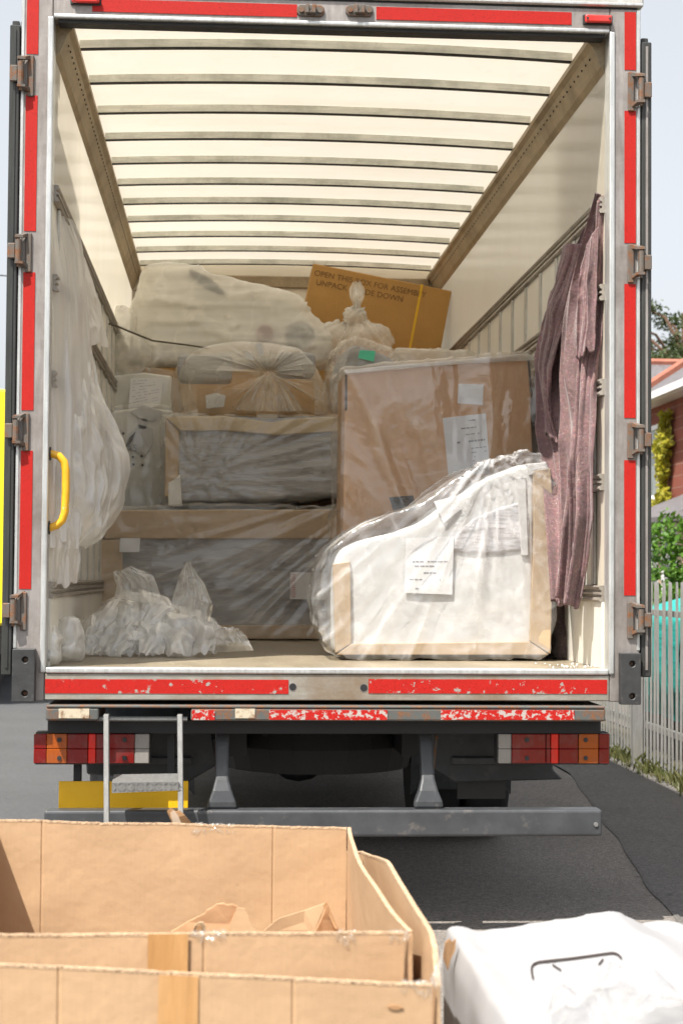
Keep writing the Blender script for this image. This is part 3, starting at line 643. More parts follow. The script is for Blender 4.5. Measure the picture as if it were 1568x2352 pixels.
# floor and sill
T('floor', MB().box(-XI+.001, XI-.001, .012, LEN-.001, FL-.05, FL), 'floor')
sl = T('sill', MB().prism([(-XI+.001, .988), (XI-.001, .988), (XI-.001, 1.098), (-XI+.001, 1.098)], -.004, .011), 'sill', bevel=.004)
T('sill_nosing', MB().box(-XI+.004, XI-.004, -.012, .06, 1.0985, FL+.003), 'lip', bevel=.007, seg=3)
for x, y in ((672, 1578), (835, 1580)):
    p = at(x, y, 0); T('sill_hole', MB().lathe([(.015, -.006), (.015, -.0045)], (p[0], 0, p[2]), 18, 'y'), 'under', sl)
    T('hole_ring', MB().lathe([(.018, -.0052), (.017, -.0043)], (p[0], 0, p[2]), 18, 'y'), 'post', sl)
def rect_on(x0, y0, x1, y1, Y):
    a = at(x0, y0, Y); b = at(x1, y1, Y); return min(a[0], b[0]), max(a[0], b[0]), min(a[2], b[2]), max(a[2], b[2])
def tape_piece(x0, y0, x1, y1, mat='tape', Y=0., th=.0025, front=.0):
    a, b, c, d = rect_on(x0, y0, x1, y1, Y); return T('reflective_tape', MB().box(a, b, Y-th-front, Y+.003, c, d), mat)
for ya, yb in ((-40, 123), (218, 530), (625, 942), (1035, 1353)):
    p, q = at(60, ya, 0), at(60, yb, 0); T('reflective_tape', MB().box(-1.289, -1.240, -.0025, .003, q[2], p[2] if ya > 0 else 3.94), 'tape')
for ya, yb in ((27, 160), (254, 558), (652, 960), (1057, 1368)):
    p, q = at(1446, ya, 0), at(1446, yb, 0); T('reflective_tape', MB().box(1.242, 1.291, -.0025, .003, q[2], min(3.94, p[2])), 'tape')
for xa, xb in ((212, 682), (864, 1312)):
    p, q = at(xa, 20, 0), at(xb, 20, 0); T('reflective_tape', MB().box(p[0], q[0], -.001, .003, 3.869, 3.923), 'tape')
for xa, xb in ((104, 662), (846, 1393)): tape_piece(xa, 1560, xb, 1594, 'tape_worn', 0, .0045, .002)
# marker lamps on the header
for x, z in ((-1.045, 3.915), (1.125, 3.892)):
    m_ = T('marker_lamp', MB().box(x-.064, x+.064, -.006, .004, z-.022, z+.022), 'black', bevel=.004)
    T('lens', MB().box(x-.058, x+.058, -.026, -.0065, z-.017, z+.017), 'lens_bright', m_, bevel=.007, seg=2)
    for e in (-.048, .048): T('screw', MB().lathe([(.005, -.029), (.004, -.025)], (x+e, 0, z), 8, 'y'), 'black', m_)
# door keepers on the header
for px in (713, 825):
    p = at(px, 24, 0); x, z = p[0], p[2]
    k_ = T('door_keeper', MB().prism([(x-.058, z-.012), (x-.045, z-.025), (x+.045, z-.025), (x+.058, z-.012), (x+.058, z+.012), (x+.045, z+.024), (x-.045, z+.024), (x-.058, z+.012)], -.010, .004), 'hinge', bevel=.003)
    for e in (-.040, .040): T('bolt', MB().lathe([(.012, -.018), (.010, -.009)], (x+e, 0, z), 8, 'y'), 'hinge', k_)
    T('claw', MB().box(x-.022, x-.006, -.034, -.011, z-.018, z+.020).box(x+.006, x+.022, -.034, -.011, z-.018, z+.020).box(x-.005, x+.005, -.03, -.011, z-.018, z-.006), 'hinge', k_, bevel=.003)
# hinges and folded-back doors
dz = {-1: [(125, 215), (535, 620), (950, 1032), (1362, 1445)], 1: [(165, 250), (562, 645), (972, 1050), (1385, 1465)]}
for s in (-1, 1):
    # door leaf: hinge edge by the post, free edge toward the front of the lorry, swung a little away from the side
    ang = R(1.6)*(1 if s < 0 else -1)
    def leaf_(mb_xy, z0, z1):
        return [(s*(1.321+u), v, z) for z in (z0, z1) for (u, v) in mb_xy]
    def bar(u0, u1, v0, v1, z0, z1):
        q = [(u0, v0), (u1, v0), (u1+.0, v1), (u0, v1)]; sp = .045 if s < 0 else .03
        q = [(u+v*sp, v) for (u, v) in q]; pts = leaf_(q, z0, z1)
        return MB().add(pts, [(0, 1, 2, 3), (4, 5, 6, 7), (0, 1, 5, 4), (1, 2, 6, 5), (2, 3, 7, 6), (3, 0, 4, 7)])
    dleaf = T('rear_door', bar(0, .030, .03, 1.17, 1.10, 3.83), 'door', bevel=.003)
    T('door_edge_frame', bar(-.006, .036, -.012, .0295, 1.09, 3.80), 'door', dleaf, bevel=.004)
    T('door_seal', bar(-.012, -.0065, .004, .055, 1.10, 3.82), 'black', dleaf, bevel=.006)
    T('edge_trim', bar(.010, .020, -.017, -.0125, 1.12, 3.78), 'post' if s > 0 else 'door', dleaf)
    T('lock_rod', bar(.042, .066, .5, .524, 1.15, 3.85), 'galv', dleaf)
    for (ya, yb) in dz[s]:
        pa, pb = at(50 if s < 0 else 1465, ya, -.02), at(50 if s < 0 else 1465, yb, -.02); z1, z0 = pa[2], pb[2]; h = z1-z0; xc = s*1.308
        hg = T('hinge', MB().tube([(xc, -.030, z0+h*.22), (xc, -.030, z0+h*.82)], .0135, 12), 'hinge')
        T('pin', MB().tube([(xc, -.030, z0+h*.08), (xc, -.030, z0+h*.95)], .007, 8), 'hinge', hg)
        for zc in (.86, .16):
            xa, xb = sorted((xc-s*.050, xc+s*.012))
            T('lug', MB().add([(xc+s*.013, -.045, z0+h*zc), (xc+s*.013, -.016, z0+h*zc), (xc-s*.044, -.001, z0+h*(zc+(.06 if zc > .5 else -.12))), (xc-s*.020, -.040, z0+h*zc), (xc+s*.013, -.045, z0+h*zc+.011), (xc+s*.013, -.016, z0+h*zc+.011), (xc-s*.044, -.001, z0+h*(zc+(.06 if zc > .5 else -.12))+.02), (xc-s*.020, -.040, z0+h*zc+.011)], [(0, 1, 2, 3), (4, 5, 6, 7), (0, 1, 5, 4), (1, 2, 6, 5), (2, 3, 7, 6), (3, 0, 4, 7)]), 'hinge', hg)
        xa, xb = sorted((xc-s*.052, xc-s*.026)); T('back_plate', MB().box(xa, xb, -.012, .002, z0-.006, z1+.004), 'hinge', hg, bevel=.003)
        xa, xb = sorted((xc+s*.012, xc+s*.045)); T('strap', MB().box(xa, xb, -.035, -.022, z0+h*.3, z0+h*.72), 'hinge', hg, bevel=.004)
# corner buffers
for (x0, y0, x1, y1), hx_ in (((30, 1490, 81, 1612), 53), ((1422, 1500, 1468, 1618), 1449)):
    a, b, c, d = rect_on(x0, y0, x1, y1, -.02); cx = (a+b)/2+.006
    cu = MB()
    for zc in (c+.035, d-.045): cu.lathe([(.0125, -.08), (.0125, -.022)], (cx, 0, zc), 18, 'y')
    bf = cut_holes(MB().box(a, b, -.05, -.001, c, d), cu, 'corner_buffer', MT['buffer'], TR, bevel=.003)
    for zc in (c+.035, d-.045): T('bolt', MB().lathe([(.009, -.0295), (.007, -.0215)], (cx, 0, zc), 6, 'y'), 'hinge', bf)
# grab handle
hp = [xz(x, y, .05) for x, y in ((102, 1042), (118, 1042), (135, 1047), (147, 1060), (151, 1080), (151, 1130), (149, 1175), (143, 1195), (130, 1207), (115, 1212), (100, 1213))]
gh = T('grab_handle', MB().tube([(x, .05, z) for x, z in hp], .0165, 14), 'yellow_paint', smooth=True)
for q in (hp[1], hp[-2]): T('flange', MB().lathe([(.030, -1.1795), (.028, -1.170)], (0, .05, q[1]), 14), 'black', gh)
# tail platform (step beam) with its patches
a, b, c, d = rect_on(106, 1621, 1388, 1657, -.03)
gl_, gr_ = at(228, 1640, -.03)[0], at(438, 1640, -.03)[0]
T('tail_platform', MB().box(a, gl_, -.05, .35, c, d-.008), 'platform', bevel=.008, seg=2)
T('tail_platform', MB().box(gr_, b, -.05, .35, c, d-.008), 'platform', bevel=.008, seg=2)
T('platform_top', MB().box(a+.003, b-.003, -.052, .35, d-.0075, d+.003), 'platform', bevel=.003)
for x0, x1, m in ((135, 205, 'platform_paint'), (441, 493, 'tape_bad'), (540, 585, 'platform_paint'), (618, 889, 'tape_bad'), (1012, 1318, 'tape_bad')):
    p, q, r_, s_ = rect_on(x0, 1628 if m != 'tape_bad' else 1631, x1, 1650 if m != 'tape_bad' else 1654, -.05); T('reflective_tape' if m == 'tape_bad' else 'paint_patch', MB().box(p, q, -.0535, -.048, r_, s_), m)
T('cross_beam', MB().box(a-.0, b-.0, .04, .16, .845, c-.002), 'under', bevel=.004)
# folding step ladder
ld = T('step_ladder', MB().tube([(at(222, 1652, -.04)[0], -.02, .912), (at(430, 1652, -.04)[0], -.02, .912)], .010, 10), 'galv')
for xa, xb in ((244, 250), (413, 419)):
    p, q = at(xa, 1640, -.08), at(xb, 1890, -.20); T('ladder_rail', MB().add([(p[0]-.011, -.09, .935), (p[0]+.011, -.09, .935), (p[0]+.011, -.045, .935), (p[0]-.011, -.045, .935), (q[0]-.011, -.30, .30), (q[0]+.011, -.30, .30), (q[0]+.011, -.255, .30), (q[0]-.011, -.255, .30)], [(3, 2, 1, 0), (4, 5, 6, 7), (0, 1, 5, 4), (1, 2, 6, 5), (2, 3, 7, 6), (3, 0, 4, 7)]), 'galv', ld, bevel=.003)
for (y0, y1, Y) in ((1790, 1822, -.19),):
    p = at(257, y0, Y); q = at(410, y1, Y); t_ = T('tread', MB().add([(p[0], Y, q[2]), (q[0], Y, q[2]+.01), (q[0], Y, p[2]-.012), (p[0], Y, p[2]-.014), (p[0], Y+.13, p[2]+.004), (q[0], Y+.13, p[2]+.008)], [(0, 1, 2, 3), (3, 2, 5, 4)]), 'galv', ld)
    tm = MB()
    for i in range(15):
        for j in range(2):
            x = p[0]+.012+i*.0185; z = q[2]+.014+j*.024; sg = 1 if (i+j) % 2 else -1
            tm.obox((x, Y-.001, z), (.013, .0022, .003), Matrix.Rotation(sg*.7, 3, 'Y'))
    o = T('tread_pattern', tm, 'galv', t_); o['kind'] = 'stuff'
T('tread', MB().box(at(257, 1700, -.27)[0], at(412, 1700, -.27)[0], -.30, -.15, .33, .345), 'galv', ld)
# tail lamps
for s, x0, x1, cuts in ((-1, 78, 345, ((78, 107, 'lens_red'), (108, 154, 'lens_amber'), (155, 202, 'lens_red'), (203, 220, 'lens_bright'), (221, 309, 'lens_red'), (310, 343, 'lens_clear'))),
                        (1, 1142, 1401, ((1144, 1174, 'lens_clear'), (1175, 1253, 'lens_red'), (1254, 1264, 'lens_red'), (1265, 1282, 'lens_bright'), (1283, 1327, 'lens_red'), (1328, 1374, 'lens_amber'), (1375, 1399, 'lens_red')))):
    a, b, c, d = rect_on(x0, 1683, x1, 1757, .06); tl = T('tail_lamp', MB().box(a, b, .062, .16, c, d), 'lens_red' if 0 else 'black', bevel=.008)
    for (u, v, m) in cuts:
        p, q, r_, s_ = rect_on(u, 1686, v, 1754, .04); zm = (r_+s_)/2
        T('lens', MB().box(p, q-.001, .034, .063, r_, zm-.001).box(p, q-.001, .034, .063, zm+.0, s_), m, tl, bevel=.003)
    for u in ((136, 286) if s < 0 else (1210, 1345)):
        for y in (1700, 1742): p = at(u, y, .03); T('screw', MB().lathe([(.009, .029), (.010, .035)], (p[0], 0, p[2]), 10, 'y'), 'black', tl)
# number plate
a, b, c, d = rect_on(135, 1795, 432, 1858, .13)
T('number_plate', MB().box(a, b, .13, .136, c, d), 'yellow_plate', bevel=.0025)
for e in (a+.06, b-.09): T('plate_bracket', MB().box(e, e+.03, .137, .2, c-.05, d+.25), 'under')
# rear underrun bar with brackets
a, b, c, d = rect_on(101, 1863, 1383, 1922, -.02)
ub = T('underrun_bar', MB().box(a, b, -.02, .08, c, d), 'bar', bevel=.012, seg=3)
T('end_bolt', MB().lathe([(.009, -.026), (.010, -.0195)], (b-.028, 0, c+.05), 8, 'y'), 'galv', ub)
for px, s in ((510, 1), (980, -1)):
    p = at(px, 1800, .1); x = p[0]
    def arm(z, w, y): return [(x-w, y, z), (x+w, y, z), (x+w, y+.06, z), (x-w, y+.06, z)]
    lv = [(d+.0, .062, .02), (d+.03, .058, .02), (d+.075, .040, .03), (d+.12, .029, .05), (d+.2, .028, .09), (.86, .03, .14)]
    vs = sum([arm(*l) for l in lv], []); n = len(lv)
    T('bar_bracket', MB().add(vs, [(0, 1, 2, 3), tuple(4*n-1-i for i in range(4))]+[(4*i+j, 4*i+(j+1) % 4, 4*i+4+(j+1) % 4, 4*i+4+j) for i in range(n-1) for j in range(4)]), 'bar', bevel=.01, seg=2)
    p = at(px+(-12 if s > 0 else 22), 1690, .3); q = at(px+(-12 if s > 0 else 12), 1790, .3); T('stay_rod', MB().tube([(p[0], .3, p[2]), (q[0], .3, q[2])], .007, 8), 'hinge')
# wings over the wheels, mud flaps
for s in (-1, 1):
    vs = []; nn = 17; WY, WZ, WR = 3.0, .48, .60
    for i in range(nn):
        a_ = R(-15)+R(210)*i/(nn-1); y = WY-math.cos(a_)*WR; z = WZ+math.sin(a_)*WR
        for x in (.60, .63, 1.13, 1.16): vs.append((s*x, y, min(z, .885)-(.03 if x in (.60, 1.16) else 0)))
    o = T('mudguard', MB().grid(vs, nn, 4), 'guard')
    md = o.modifiers.new('thick', 'SOLIDIFY'); md.thickness = .008
    x0, x1 = sorted((s*.56, s*1.07)); x2, x3 = sorted((s*.62, s*.84))
    T('wing_panel', MB().prism([(s*.47, .66), (s*.50, .85), (s*1.09, .85), (s*1.045, .70), (s*1.045, .64), (s*1.09, .595), (s*.60, .582)] if s > 0 else [(s*.47, .66), (s*.50, .85), (s*1.06, .85), (s*1.05, .70), (s*1.045, .62), (s*.60, .582)], .55, .58), 'guard', bevel=.006)
    T('wing_panel', MB().box(*sorted((s*.58, s*.98)), .535, .55, .66, .70), 'bar', bevel=.008)
    T('mud_flap', MB().box(x2, x3, .62, .63, .50, .60), 'black')
    for yw in (3.0, 7.6):
        for xw in ((.78, 1.06) if yw < 4 else (1.0,)):
            wv = T('wheel', MB().lathe([(.26, -.12), (.44, -.125), (.475, -.09), (.48, 0), (.475, .09), (.44, .125), (.26, .12)], (s*xw, yw, .48), 32), 'tyre', bevel=.01)
            T('hub', MB().lathe([(.255, -.06), (.255, .06), (.12, .09), (.09, .11)] if s > 0 else [(.255, .06), (.255, -.06), (.12, -.09), (.09, -.11)], (s*xw, yw, .48), 24), 'hub', wv)
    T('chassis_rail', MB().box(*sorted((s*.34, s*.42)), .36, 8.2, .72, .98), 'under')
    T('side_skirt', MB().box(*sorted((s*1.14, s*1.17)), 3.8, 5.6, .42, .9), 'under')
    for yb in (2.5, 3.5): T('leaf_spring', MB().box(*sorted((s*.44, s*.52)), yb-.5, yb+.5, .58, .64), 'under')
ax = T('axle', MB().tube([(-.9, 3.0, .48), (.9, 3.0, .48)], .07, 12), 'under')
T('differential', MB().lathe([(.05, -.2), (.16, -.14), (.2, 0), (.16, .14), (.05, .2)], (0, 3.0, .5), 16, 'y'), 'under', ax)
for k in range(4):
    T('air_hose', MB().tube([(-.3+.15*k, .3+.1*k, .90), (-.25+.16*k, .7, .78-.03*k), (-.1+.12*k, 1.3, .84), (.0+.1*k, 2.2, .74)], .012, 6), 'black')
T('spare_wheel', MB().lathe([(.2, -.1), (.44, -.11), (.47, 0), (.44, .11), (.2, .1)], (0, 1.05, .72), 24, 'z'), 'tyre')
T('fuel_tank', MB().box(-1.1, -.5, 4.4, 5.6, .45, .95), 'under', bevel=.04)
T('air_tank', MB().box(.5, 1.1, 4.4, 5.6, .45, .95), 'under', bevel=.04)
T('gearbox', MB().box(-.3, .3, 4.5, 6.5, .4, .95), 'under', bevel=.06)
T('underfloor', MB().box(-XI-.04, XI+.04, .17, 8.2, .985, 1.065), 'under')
T('cab', MB().prism([(-1.2, .4), (1.2, .4), (1.2, 2.6), (1.0, 3.0), (-1.0, 3.0), (-1.2, 2.6)], 6.5, 8.4), 'post', bevel=.06)
# ================================================================== CARGO
def resample(pts, n):
    p = np.array(pts, float); s_ = np.r_[0, np.cumsum(np.linalg.norm(np.diff(p, axis=0), axis=1))]; t = np.linspace(0, s_[-1], n)
    q = np.stack([np.interp(t, s_, p[:, k]) for k in range(p.shape[1])], 1)
    for _ in range(3): q[1:-1] = .25*q[:-2]+.5*q[1:-1]+.25*q[2:]
    return q
def hang(name, Lp, Rp, nv, nu, amp, fu, fv, seed, mat, parent, push=(0, -1, 0), hem=0., dn=1., bow=0., jag=0., fac=0., ff=4.):
    L3 = resample([at(*q) for q in Lp], nv); R3 = resample([at(*q) for q in Rp], nv); g = np.linspace(0, 1, nu); h = np.linspace(0, 1, nv)
    V, U = np.meshgrid(h, g, indexing='ij'); P = L3[:, None]*(1-U[..., None])+R3[:, None]*U[..., None]; U, V = U.ravel(), V.ravel(); P = P.reshape(-1, 3)
    q = np.stack([U*fu+.6*fbm(np.stack([U*2, V*3, 0*U], 1), 2, seed+7), V*fv, 0*U], 1); f = ridge(q, 2, seed)*.75+.25*ridge(q*np.array([2.6, 1.6, 1]), 2, seed+3)
    P = P+np.array(push)*((amp*(f-.45)+bow*np.sin(U*math.pi))*np.minimum(1, .25+V*2.2))[:, None]
    if fac: P = P+np.array(push)*(fac*facets(np.stack([U, V, 0*U], 1), 7, ff, seed+13))[:, None]
    e = np.minimum(1, np.minimum(U, 1-U)*12)
    P[:, 2] += hem*(vnoise(np.stack([U*7, 0*U, 0*U], 1), seed+5)-.5)*V**3
    P[:, 1] += jag*(vnoise(np.stack([V*9, U*0, 0*U], 1), seed+9)-.5)*(1-e)
    mb = MB().grid(P, nv, nu)
    return mesh_obj(name, mb.v, mb.f, mat, parent, smooth=True, dens=np.clip((f-.42)*1.8*dn, 0, 1))

def poly(pts, Y): return [xz(x, y, Y) for x, y in pts]
def grow(pl, d):
    """push a polygon outward from its centre of mass by about d"""
    c = np.mean(pl, 0); return [tuple(np.array(p)+(np.array(p)-c)/np.linalg.norm(np.array(p)-c)*d) for p in pl]
def strip(name, pts, Y, th, mat, parent, bevel=.003, back=.03): return B(name, MB().prism(poly(pts, Y), Y-th, Y+back), MT[mat], parent, bevel=bevel)
def wrap(name, mb, voxel, mat, parent, sm=3, off=.006, amp=.012, f=(7, 7, 2.5), fac=.012, facf=5, seed=1, knot=None, clampz=None, dn=1., af=6, dfun=None):
    """stretch film over a solid: creased skin a little outside it"""
    v, n, fc = solid(mb, voxel, sm)
    P = v*np.array(f)
    if knot is not None:
        d = v-np.array(knot); r_ = np.linalg.norm(d, axis=1)+1e-3; a = np.arctan2(d[:, 0], d[:, 2]); P = np.stack([a*af, r_*1.2, d[:, 1]*2], 1)
    rg = ridge(P, 3, seed); fine = ridge(P*np.array([2.1, .8, 1.3])+3.3, 2, seed+17)**5; fz = facets(v, 9, facf, seed+3) if fac else 0
    v = v+n*(off+amp*(rg-.4)+amp*.45*fine+fac*fz)[:, None]
    if clampz is not None: v[:, 2] = np.maximum(v[:, 2], clampz)
    return mesh_obj(name, v, fc, mat, parent, smooth=True, dens=np.clip(((rg-.62)*1.5+fine*1.1)*dn+(dfun(v) if dfun else 0), 0, 1))
def lines_on(name, corners, rows, parent, Y, mat='ink', seed=0, fill=.7):
    """small printed lines on a paper whose four display corners are given (tl, tr, br, bl)"""
    g = random.Random(seed); mb = MB(); tl, tr, br, bl = [np.array(q, float) for q in corners]
    def pt(u, v): q = tl*(1-u)*(1-v)+tr*u*(1-v)+br*u*v+bl*(1-u)*v; return at(q[0], q[1], Y)
    for (v, u0, u1, h) in rows:
        u = u0
        while u < u1:
            l = g.uniform(.03, .12)
            if g.random() < fill: mb.add([pt(u, v), pt(min(u1, u+l), v), pt(min(u1, u+l), v+h), pt(u, v+h)], [(0, 1, 2, 3)])
            u += l+.02
    o = B(name, mb, MT[mat], parent); o['kind'] = 'stuff'; return o
def paper(name, corners, Y, parent, mat='paper', th=.0015): return B(name, MB().prism(poly(corners, Y), Y-th, Y+.001), MT[mat], parent)

# ---- front right: white foam sofa end in clear film
Y0 = .74
so = thing('wrapped_white_sofa', (.55, 1.1, FL), 'white foam covered sofa end in shiny clear film at the front right', 'sofa')
body = [(772, 1502), (768, 1302), (784, 1262), (826, 1240), (900, 1226), (970, 1200), (1050, 1142), (1125, 1092), (1190, 1066), (1225, 1066), (1226, 1502)]
bp = poly(body, Y0); bp = [(x, max(z, FL+.012)) for x, z in bp]
v, n, fc = solid(MB().prism(bp, Y0, Y0+.68), .02, 6); v = v+n*((fbm(v*6, 3, 4)-.5)*.016)[:, None]
mesh_obj('foam_body', v, fc, MT['foam'], so, smooth=True)
bp = poly([(1030, 1268), (1046, 1225), (1085, 1192), (1140, 1168), (1200, 1150), (1216, 1180), (1217, 1262), (1130, 1274)], Y0)
v, n, fc = solid(MB().prism(bp, Y0-.012, Y0+.1), .012, 5); mesh_obj('grey_cover', v, fc, MT['pale_cover'], so, smooth=True)
strip('edge_protector', [(764, 1296), (804, 1290), (806, 1478), (770, 1500)], Y0, .018, 'card_strip', so)
strip('edge_protector', [(772, 1504), (806, 1479), (1215, 1474), (1258, 1504)], Y0, .019, 'card_strip', so)
strip('edge_protector', [(1222, 1082), (1262, 1076), (1270, 1200), (1262, 1502), (1214, 1472), (1224, 1240)], Y0, .022, 'card_strip', so)
strip('foam_corner', [(1206, 1066), (1252, 1062), (1262, 1086), (1214, 1092)], Y0, .020, 'foam', so)
for pl in ([(1184, 1098), (1206, 1096), (1212, 1276), (1196, 1276)],): strip('white_band', pl, Y0, .016, 'foam', so)
cn = [(932, 1236), (1042, 1232), (1038, 1366), (928, 1362)]; lb = paper('paper_label', cn, Y0-.014, so); lines_on('print', cn, [(.42, .15, .95, .02), (.5, .1, .7, .02), (.62, .1, .65, .02), (.74, .1, .75, .02), (.9, .1, .3, .03)], lb, Y0-.017, seed=3)
cn = [(996, 1152), (1046, 1138), (1060, 1168), (1018, 1202)]; paper('paper_label', cn, Y0-.014, so)
fpoly = [(756, 1496), (734, 1440), (727, 1390), (733, 1312), (755, 1262), (800, 1224), (880, 1184), (965, 1154), (1040, 1094), (1120, 1056), (1195, 1036), (1243, 1044), (1272, 1100), (1281, 1190), (1278, 1400), (1268, 1500), (1240, 1516), (800, 1516)]
fp_ = [(x, max(z, FL+.006)) for x, z in poly(fpoly, Y0)]
wrap('film', MB().prism(fp_, Y0-.035, Y0+.70), .0115, MT['film_hi'], so, 8, .0, .028, fac=.034, facf=4, seed=11, knot=(float(at(1130, 1040, Y0)[0]), Y0-.1, float(at(1130, 1040, Y0)[2])), clampz=FL+.002, dn=1.1, dfun=lambda v: .42*np.clip((v[:, 2]-(1.62+.42*v[:, 0]))*5, 0, 1)*(v[:, 0] < .95)-.25*(v[:, 0] > .90))

# ---- tall carton behind it
Y1 = 1.50
tc = thing('tall_wrapped_carton', (.45, 1.75, FL), 'tall pinkish cardboard carton wrapped in film behind the white sofa', 'carton')
a = poly([(792, 852), (1214, 816), (1240, 1500), (784, 1500)], Y1); a = [a[0], a[1], (a[2][0], FL+.003), (a[3][0], FL+.003)]
B('carton_body', MB().prism(a, Y1, Y1+.55), MT['card_pink'], tc, bevel=.008, seg=2)
cn = [(1052, 881), (1110, 883), (1108, 930), (1050, 926)]; paper('paper_label', cn, Y1, tc)
cn = [(1016, 960), (1115, 949), (1125, 1086), (1030, 1098)]; lb = paper('paper_label', cn, Y1, tc)
lines_on('print', cn, [(.08, .25, .75, .02), (.2, .4, .85, .02), (.31, .5, .9, .015), (.42, .2, .95, .03), (.55, .6, .95, .012), (.62, .6, .95, .012), (.69, .65, .95, .012), (.76, .6, .95, .012), (.83, .5, .95, .012), (.92, .55, .9, .02)], lb, Y1-.003, seed=5)
paper('dark_label', [(893, 1142), (948, 1138), (958, 1170), (905, 1180)], Y1, tc, 'dark')
for pl in ([(792, 860), (797, 858), (797, 940), (792, 945)], [(1210, 826), (1215, 822), (1222, 900), (1218, 902)]): paper('corner_strip', pl, Y1, tc, 'ink_black')
b_ = poly([(782, 846), (1216, 806), (1238, 830), (1246, 1500), (772, 1500)], Y1); b_ = b_[:3]+[(b_[3][0], FL+.01), (b_[4][0], FL+.01)]
wrap('film', MB().prism(b_, Y1-.03, Y1+.58), .0135, MT['film_soft'], tc, 6, 0, .028, fac=.03, facf=3, seed=21, knot=(float(at(1080, 1400, Y1)[0]), Y1, float(at(1080, 1500, Y1)[2])), clampz=FL+.003, dn=.7)
strip('film_fold', [(788, 850), (1210, 812), (1236, 826), (1240, 836), (1216, 819), (792, 860)], Y1-.012, .02, 'film_milk', tc, .004, .5)

# ---- long grey sofa on the floor at the back, and the one on top of it
def grey_sofa(name, Y, pts, depth, label, strips, labels, seed, knot):
    t = thing(name, (float(at(500, 1300, Y)[0]), Y+depth/2, FL), label, 'sofa')
    a_ = poly(pts, Y); zmin = min(q[1] for q in a_)
    v, n, fc = solid(MB().prism(a_, Y, Y+depth), .03, 5)
    # sagging cover: horizontal folds
    fo = ridge(np.stack([v[:, 0]*1.3, v[:, 1]*1.0, v[:, 2]*7+.8*np.sin(v[:, 0]*3)], 1), 2, seed); v = v+n*(.03*(fo-.45))[:, None]
    v[:, 2] = np.maximum(v[:, 2], zmin)
    mesh_obj('cover', v, fc, MT['grey'], t, smooth=True)
    for i, (pl, m) in enumerate(strips): strip('edge_protector' if m != 'poly' else 'foam_block', pl, Y, .020+.002*i, m, t, .006, .10)
    for (c_, m) in labels: paper('paper_label', c_, Y-.035, t, m)
    g_ = [(x, max(z, zmin)) for x, z in grow(a_, .035)]
    wrap('film', MB().prism(g_, Y-.05, Y+depth), .016, MT['film_calm'], t, 6, 0, .026, fac=.035, facf=3, seed=seed+5, knot=knot, clampz=zmin, af=13, dn=.5)
    return t
zc_ = float(at(500, 1168, 3.2)[2])
gs = grey_sofa('long_grey_sofa', 3.2, [(234, 1168), (900, 1166), (900, 1466), (232, 1466)], .95, 'long grey sofa with cardboard edges wrapped in film on the lorry floor',
          [([(236, 1172), (900, 1170), (900, 1238), (240, 1238)], 'card_strip'), ([(232, 1240), (280, 1240), (284, 1390), (270, 1468), (232, 1468)], 'card_strip'), ([(286, 1436), (900, 1436), (900, 1468), (272, 1468)], 'card_strip')],
          [([(276, 1236), (322, 1236), (320, 1268), (274, 1268)], 'paper'), ([(666, 1314), (760, 1316), (760, 1378), (666, 1376)], 'paper')], 31, (.6, 3.1, float(at(900, 1100, 3.2)[2])))
lines_on('print', [(666, 1314), (680, 1314), (680, 1376), (666, 1376)], [(.08*i, .1, .9, .04) for i in range(1, 12)], gs, 3.16, 'pink_ink', 5, .9)
zs = zc_
gs2 = grey_sofa('upper_grey_sofa', 3.30, [(380, 960), (900, 955), (900, 1130), (760, 1138), (560, 1150), (384, 1160)], .85, 'grey sofa with pale cardboard edges stacked on the long grey sofa',
          [([(380, 962), (412, 992), (410, 1142), (378, 1142)], 'card_strip'), ([(378, 958), (520, 956), (620, 970), (700, 960), (900, 956), (900, 984), (640, 1000), (520, 990), (414, 990)], 'card_pale'), ([(386, 1110), (414, 1090), (418, 1162), (386, 1162)], 'poly')],
          [], 41, (-.6, 3.2, float(at(450, 1100, 3.3)[2])))

# ---- hidden cartons that carry the upper load
def carton(x0, x1, y0, y1, z0, z1, label, mat='card_pink'):
    o = B('storage_carton', MB().box(x0, x1, y0, y1, z0, z1), MT[mat], origin=((x0+x1)/2, (y0+y1)/2, z0), bevel=.005); return tag(o, label, 'carton')
zf = float(at(500, 846, 4.30)[2])
carton(-1.10, .30, 4.26, 5.10, FL+.002, zf-.45, 'broad brown carton low in the stack behind the grey sofas')
carton(-1.08, .28, 4.28, 5.08, zf-.449, zf-.005, 'brown carton directly under the big cream bundle', 'card_brown')
# left: white panels standing against the wall
pn = thing('wrapped_pale_slab', (-1.0, 4.0, FL), 'tall pale wrapped panel standing by the left wall left of the grey sofas', 'panel')
a = poly([(254, 944), (330, 934), (402, 944), (398, 1160), (258, 1150)], 3.92); a = a[:3]+[(a[3][0], FL+.003), (a[4][0], FL+.003)]
B('panel_body', MB().prism(a, 3.92, 4.10), MT['poly'], pn, bevel=.02, seg=3)
for pl in ([(300, 945), (332, 932), (372, 945), (360, 965), (330, 968)], [(292, 1000), (320, 975), (352, 985), (350, 1020), (335, 1045), (296, 1030)], [(318, 962), (338, 962), (336, 985), (318, 985)]): paper('packing_tag', pl, 3.918, pn, 'foam', .012)
paper('torn_hole', [(288, 1026), (296, 1006), (312, 990), (309, 1000), (300, 1016), (294, 1026)], 3.9, pn, 'dark', .006)
for x, y in ((283, 995), (305, 1049), (325, 1047), (306, 1066), (327, 1068)): p = at(x, y, 3.9); B('dot', MB().lathe([(.009, -.004), (.007, -.006)], (p[0], 3.918, p[2]), 8, 'y'), MT['dark'], pn)
